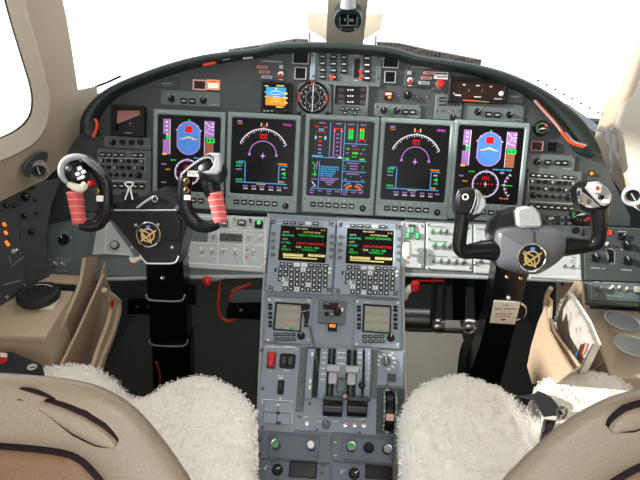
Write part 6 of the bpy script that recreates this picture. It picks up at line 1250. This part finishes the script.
for x, w in ((433, 4), (443, 3.4)): b = MB(); b.tube([Uy(x + 2, 276, 1.5), Uy(x - 1, 330, 1.56)], .011 if w > 3.5 else .008, 'dark_metal', 10); wp('pushrod', b, e)
for x in (438, 470): b = MB(); T = Matrix.Translation(Uy(x, 326, 1.54)) @ Matrix.Rotation(R_(90), 4, 'Y'); b.lathe([(.022, -.02), (.026, -.012), (.026, .012), (.022, .02)], 'metal', 24, T); wp('bearing', b, e)
for x0, x1 in ((452, 466), (474, 486)):
    b = MB(); prism3(b, [Uy(x, y, 1.46) for x, y in ((x0, 280), (x1, 280), (x1 - 1, 320), (x0 + 1, 320))], (0, .03, .02), 'gloss_black'); wp('pedal_pad', b, e)
b = MB(); b.tube(smooth_path([Uy(473, 338, 1.44), Uy(468, 346, 1.42), Uy(465, 358, 1.40), Uy(463, 376, 1.38)], 5), .02, 'rubber', 14); wp('flexible_hose', b, e)
b = MB(); b.tube([Uy(474, 336, 1.44) + V((.018 * math.cos(R_(a)), 0, .018 * math.sin(R_(a)))) for a in range(0, 361, 24)], .005, 'metal', 8); wp('hose_collar', b, e)
e = wo('red_warning_strip', 'thin dark red strip along the underside of the right switch panel', 'strip', Uy(440, 281, 1.42)); b = MB(); b.tube([Uy(416, 280.5, 1.36), Uy(444, 281, 1.38)], .003, 'red', 8); wp('strip_body', b, e)
# ------------------------------------------------------------------ seats with sheepskin covers
ZS = .56
def area(q): return sum(q[i][0] * q[(i + 1) % len(q)][1] - q[(i + 1) % len(q)][0] * q[i][1] for i in range(len(q)))
def seg_dist(p, a, b):
    ab = b - a; t = max(0, min(1, (p - a).dot(ab) / max(ab.length_squared, 1e-9))); q = a + ab * t; return (p - q).length, q
def fleece_mesh(px, seed, strands=34000):
    rnd = random.Random(seed); poly = [V((p.x, p.y)) for p in (Uz(x, y - 5, ZS) for x, y in px)]; poly = [V((p.x, p.y)) for p in smooth_path([V((p.x, p.y, 0)) for p in poly + poly[:1]], 3)[:-1]]
    n = len(poly); segs = [(poly[i], poly[(i + 1) % n]) for i in range(n)]
    def inside(p):
        c_ = False
        for a, b_ in segs:
            if (a.y > p.y) != (b_.y > p.y) and p.x < (b_.x - a.x) * (p.y - a.y) / (b_.y - a.y) + a.x: c_ = not c_
        return c_
    x0, x1 = min(p.x for p in poly), max(p.x for p in poly); y0, y1 = min(p.y for p in poly), max(p.y for p in poly); st = .011
    nx, ny = int((x1 - x0) / st) + 3, int((y1 - y0) / st) + 3; V_ = {}; b = MB(); D = {}
    from mathutils import noise
    def H(d, p):
        t = min(1, d / .04); return ZS - .04 + .04 * math.sqrt(max(0, 1 - (1 - t) ** 2)) + .006 * noise.noise(V((p.x * 14, p.y * 14, seed))) * t + .005 * noise.noise(V((p.x * 45, p.y * 45, seed + 3)))
    for i in range(nx):
        for j in range(ny):
            p = V((x0 - st + i * st, y0 - st + j * st)); dq = min((seg_dist(p, a, b_) for a, b_ in segs), key=lambda t: t[0]); ins = inside(p)
            if ins: D[i, j] = (p, dq[0])
            elif dq[0] < st * 1.5: D[i, j] = (dq[1], 0)
    idx = {}; vs = []
    for key, (p, d) in D.items(): idx[key] = len(vs); vs.append((p.x, p.y, H(d, p)))
    fs = []
    for i in range(nx - 1):
        for j in range(ny - 1):
            ks = [(i, j), (i + 1, j), (i + 1, j + 1), (i, j + 1)]
            if all(q in D for q in ks) and any(D[q][1] > 0 for q in ks): fs.append(tuple(idx[q] for q in ks))
    b.add(vs, fs, 'fleece')
    skirt = [[(p.x, p.y, z) for p in poly] for z in (ZS - .042, ZS - .12)]; b.rings(skirt, 'fleece', False, False)
    # wool tufts
    T = MB(); keys = [k_ for k_ in D]; tv = []; tf = []
    for s in range(strands):
        i, j = rnd.choice(keys); p, d = D[i, j]; x, y = p.x + rnd.uniform(-st, st) * (.7 if d else .3), p.y + rnd.uniform(-st, st) * (.7 if d else .3); dd = max(0, d + rnd.uniform(-.003, .003)); z = H(dd, V((x, y))) - .002
        if d == 0: z -= rnd.uniform(0, .05)
        a = noise.noise(V((x * 9, y * 9, 5))) * 5 + rnd.uniform(-.9, .9); L_ = rnd.uniform(.004, .008); lean = 1.0
        o = V((math.cos(a) * L_ * lean, math.sin(a) * L_ * lean, L_ * .28)); w = V((-math.sin(a), math.cos(a), 0)) * rnd.uniform(.0009, .0016); m_ = o * .55 + V((0, 0, .002)); base = len(tv); q = V((x, y, z))
        tv += [q - w, q + w, q + m_ + w * .8, q + m_ - w * .8, q + o]; tf += [(base, base + 1, base + 2, base + 3), (base + 3, base + 2, base + 4)]
    T.add(tv, tf, 'fleece'); return b, T, poly
def seat(label, sil, slot, fl_px, sgn, seed, org, seam_col):
    sb = tilt(Ud(*org, .72), 22)
    root = empty('pilot_seat', label, 'seat', Matrix.Translation(V((sb.o.x, sb.o.y + .25, 0))), 'pilot seats')
    half = [sb.at(x, y + 7) for x, y in sil]; uc = half[0].x
    full = [(p.x, p.y) for p in half] + [(2 * uc - p.x, p.y) for p in half[:0:-1]]
    q = [(p.x, p.y) for p in smooth_closed([V((x, y, 0)) for x, y in full], 5)]
    if area(q) < 0: q = q[::-1]
    cu = V((uc, min(y for x, y in q) * .35 + max(y for x, y in q) * .65))
    def ring(d, h):
        if d <= .11: r = inset(q, d) if d else [V(p) for p in q]
        else: r = [cu + (V(p) - cu) * .78 * (1 - (d - .11) * 3.3) for p in inset(q, .0)]
        return [sb.w(p[0], p[1], h) for p in r]
    b = MB(); b.rings([ring(.092, -.125), ring(.064, -.105), ring(.040, -.08), ring(.020, -.055), ring(.006, -.032), ring(0, -.014), ring(.004, -.005), ring(.016, .002), ring(.035, .006), ring(.055, .006), ring(.075, .002), ring(.092, -.005), ring(.098, -.012)], 'leather', True, False); wp('backrest', b, root, 'padded leather back shell', 80)
    b = MB(); b.rings([ring(.094, -.010), ring(.098, -.005), ring(.102, -.003)], 'leather_dark', False, False); wp('piping', b, root, 'dark zip piping')
    b = MB(); rs = [ring(.098, -.008), ring(.104, -.003)]; c0 = ring(.106, .0); ctr = sb.w(cu.x, cu.y, .004)
    for t in (0, .2, .5, .8, .97): rs.append([p + (ctr - p) * t for p in c0])
    b.rings(rs, 'leather_brown', False, True); wp('rear_panel', b, root, 'brown leather rear panel', 80)
    P = [sb.w(*sb.at(x, y, .003), .003) for x, y, w in slot]; kx = .72 / 540
    b = MB(); b.tube(smooth_path(P, 4), interp([(w * kx * 1.3, .007) for x, y, w in slot], 4), 'leather_dark', 16, flat=tuple(flatdir(sb, P))); wp('handle_recess', b, root, 'dark handle recess')
    b = MB(); b.tube(smooth_path([p + sb.n * .005 for p in P], 4), interp([(w * kx * .86, .008) for x, y, w in slot], 4), 'leather', 16, flat=tuple(flatdir(sb, P))); wp('handle_pad', b, root, 'tan handle pad', 80)
    f, T, poly = fleece_mesh(fl_px, seed)
    cq = [(p.x, p.y) for p in poly]
    if area(cq) < 0: cq = cq[::-1]
    b = MB(); b.rings([[(x, y, z) for x, y in cq] for z in (ZS - .2, ZS - .09)], 'leather'); wp('cushion', b, root)
    xs = [p[0] for p in cq]; b = MB(); b.box((min(xs) + .08, min(p[1] for p in cq) + .06, 0), (max(xs) - .08, max(p[1] for p in cq) - .12, ZS - .19), 'black'); wp('seat_base', b, root)
    o = wp('sheepskin', f, root, 'cream sheepskin cover', 80); t = T.obj('wool_tufts', None, False); t.parent = o; t['kind'] = 'stuff'
    return root, sb
def interp(L, n):
    out = []
    for i in range(len(L) - 1):
        for j in range(n): t = j / n; out.append(tuple(a + (b - a) * t for a, b in zip(L[i], L[i + 1])))
    return out + [L[-1]]
def flatdir(sb, P):
    t = (P[-1] - P[0]).normalized(); return sb.n.cross(t)
rootL, sbL = seat('tan leather pilot seat with sheepskin cover, left of the pedestal', [(5, 371), (40, 374), (70, 378.5), (95, 386), (120, 400), (140, 418), (160, 442), (177, 466), (190, 488), (198, 520), (200, 600), (200, 680)],
     [(44, 404, 5), (60, 412, 9), (80, 423, 12), (100, 434, 11), (112, 440, 7), (118, 443, 3)],
     [(262, 560), (258, 500), (255, 460), (256, 425), (254, 407), (246, 394), (231, 383), (211, 376), (193, 374), (178, 378), (163, 384), (150, 392), (140, 396), (130, 394), (121, 384), (108, 374), (92, 366.5), (70, 364), (45, 367), (20, 374), (-20, 385), (-60, 420), (-80, 560)], 1, 1, (60, 430), None)
rootR, sbR = seat('tan leather pilot seat with sheepskin cover, right of the pedestal', [(695, 380), (668, 383), (640, 389), (614, 397.5), (586, 412), (560, 430), (540, 447.5), (521, 466), (505, 485), (494, 520), (490, 600), (490, 680)],
     [(609, 429, 4), (616, 424, 8), (628, 419, 12), (645, 414, 12), (665, 412, 9)],
     [(404, 560), (405, 490), (403, 445), (402, 412), (408, 396), (421, 384.5), (440, 377), (458, 373), (478, 378), (497, 386), (515, 396), (529, 407), (537, 418), (540, 406), (534, 393), (541, 382), (556, 375), (577, 371), (600, 373), (620, 379), (638, 391), (655, 430), (655, 560)], -1, 2, (600, 450), None)
# dark creases on the left back shell
for px in ([(18, 399), (30, 403), (46, 406)], [(12, 411), (26, 414), (44, 420), (58, 430)], [(20, 388), (34, 391), (56, 399)]):
    b = MB(); P = smooth_path([sbL.w(*sbL.at(x, y, .002), .002) for x, y in px], 5); n = len(P); b.tube(P, [((.007 if px[0][1] > 395 else .003) * math.sin(math.pi * (i + .6) / (n + .2)) + .0004, .0025) for i in range(n)], 'leather_dark', 10, flat=tuple(flatdir(sbL, P))); wp('leather_crease', b, rootL, 'dark crease')
# lap belt
e = wo('seat_belt', 'dark lap belt with buckle lying on the right sheepskin', 'seat belt', Uz(540, 405, ZS + .01))
def ribbon(px, k, z, wpx, th=.003):
    P = smooth_path([Uz(x, y, z_) for (x, y), z_ in zip(px, z)], 6); b = MB(); n = len(P); rs = []
    for i, p in enumerate(P):
        t = (P[min(i + 1, n - 1)] - P[max(i - 1, 0)]).normalized(); s_ = t.cross(V((0, .3, 1))).normalized() * wpx / 2; u_ = s_.cross(t).normalized() * th
        rs.append([p - s_, p + s_, p + s_ + u_, p - s_ + u_])
    return b.rings(rs, k)
wp('strap', ribbon([(520, 401), (530, 396), (540, 398), (547, 406), (553, 416)], 'webbing', [ZS - .03, ZS + .012, ZS + .02, ZS + .018, ZS + .012], .05), e)
b = MB(); P = [Uz(x, y, ZS + .022) for x, y in ((544, 418), (556, 421), (552, 431), (541, 436))]; wp('buckle', rprism(P, .016, 'gloss_black', .004, b), e)
b = MB(); b.tube([Uz(544, 419.5, ZS + .024), Uz(557, 421, ZS + .024)], .0022, 'chrome', 8); b.tube([Uz(545, 421, ZS + .024), Uz(543, 432, ZS + .024)], .0018, 'chrome', 8); wp('buckle_edge', b, e)
b = MB(); b.tube(smooth_path([Uz(x, y, ZS + .02) for x, y in ((559, 417), (557, 411), (561, 407.5), (566, 409), (566, 414), (563, 418))], 4), .003, 'dark_metal', 8); wp('latch_loop', b, e, 'metal latch loop')
# ------------------------------------------------------------------ light, camera
cam = bpy.data.cameras.new('camera'); cam.sensor_width = 36; cam.lens = 36 * F / 640; cam.clip_start = .02
co = bpy.data.objects.new('camera', cam); C.objects.link(co); M4 = RM.to_4x4(); M4.translation = CAM; co.matrix_world = M4
sc = bpy.context.scene; sc.camera = co
w = bpy.data.worlds.new('sky'); w.use_nodes = True; sc.world = w
bg = w.node_tree.nodes['Background']; bg.inputs[0].default_value = (.93, .98, 1.05, 1); bg.inputs[1].default_value = 2.55
sun = bpy.data.lights.new('sun', 'SUN'); sun.energy = 9; sun.angle = R_(3); sun.color = (1, .97, .93)
so = bpy.data.objects.new('sun', sun); C.objects.link(so); so.rotation_euler = V((-.88, -.17, .36)).to_track_quat('Z', 'Y').to_euler()
dl = bpy.data.lights.new('fill_light', 'AREA'); dl.energy = 6; dl.size = .3; dl.color = (1, .97, .92)  # unseen fill lamp added below the ceiling to brighten the cockpit
do = bpy.data.objects.new('fill_light', dl); C.objects.link(do); do.location = (0, -.1, 1.72)
vs = sc.view_settings; vs.view_transform = 'Standard'; vs.look = 'None'; vs.exposure = 0; vs.gamma = 1; vs.use_curve_mapping = False
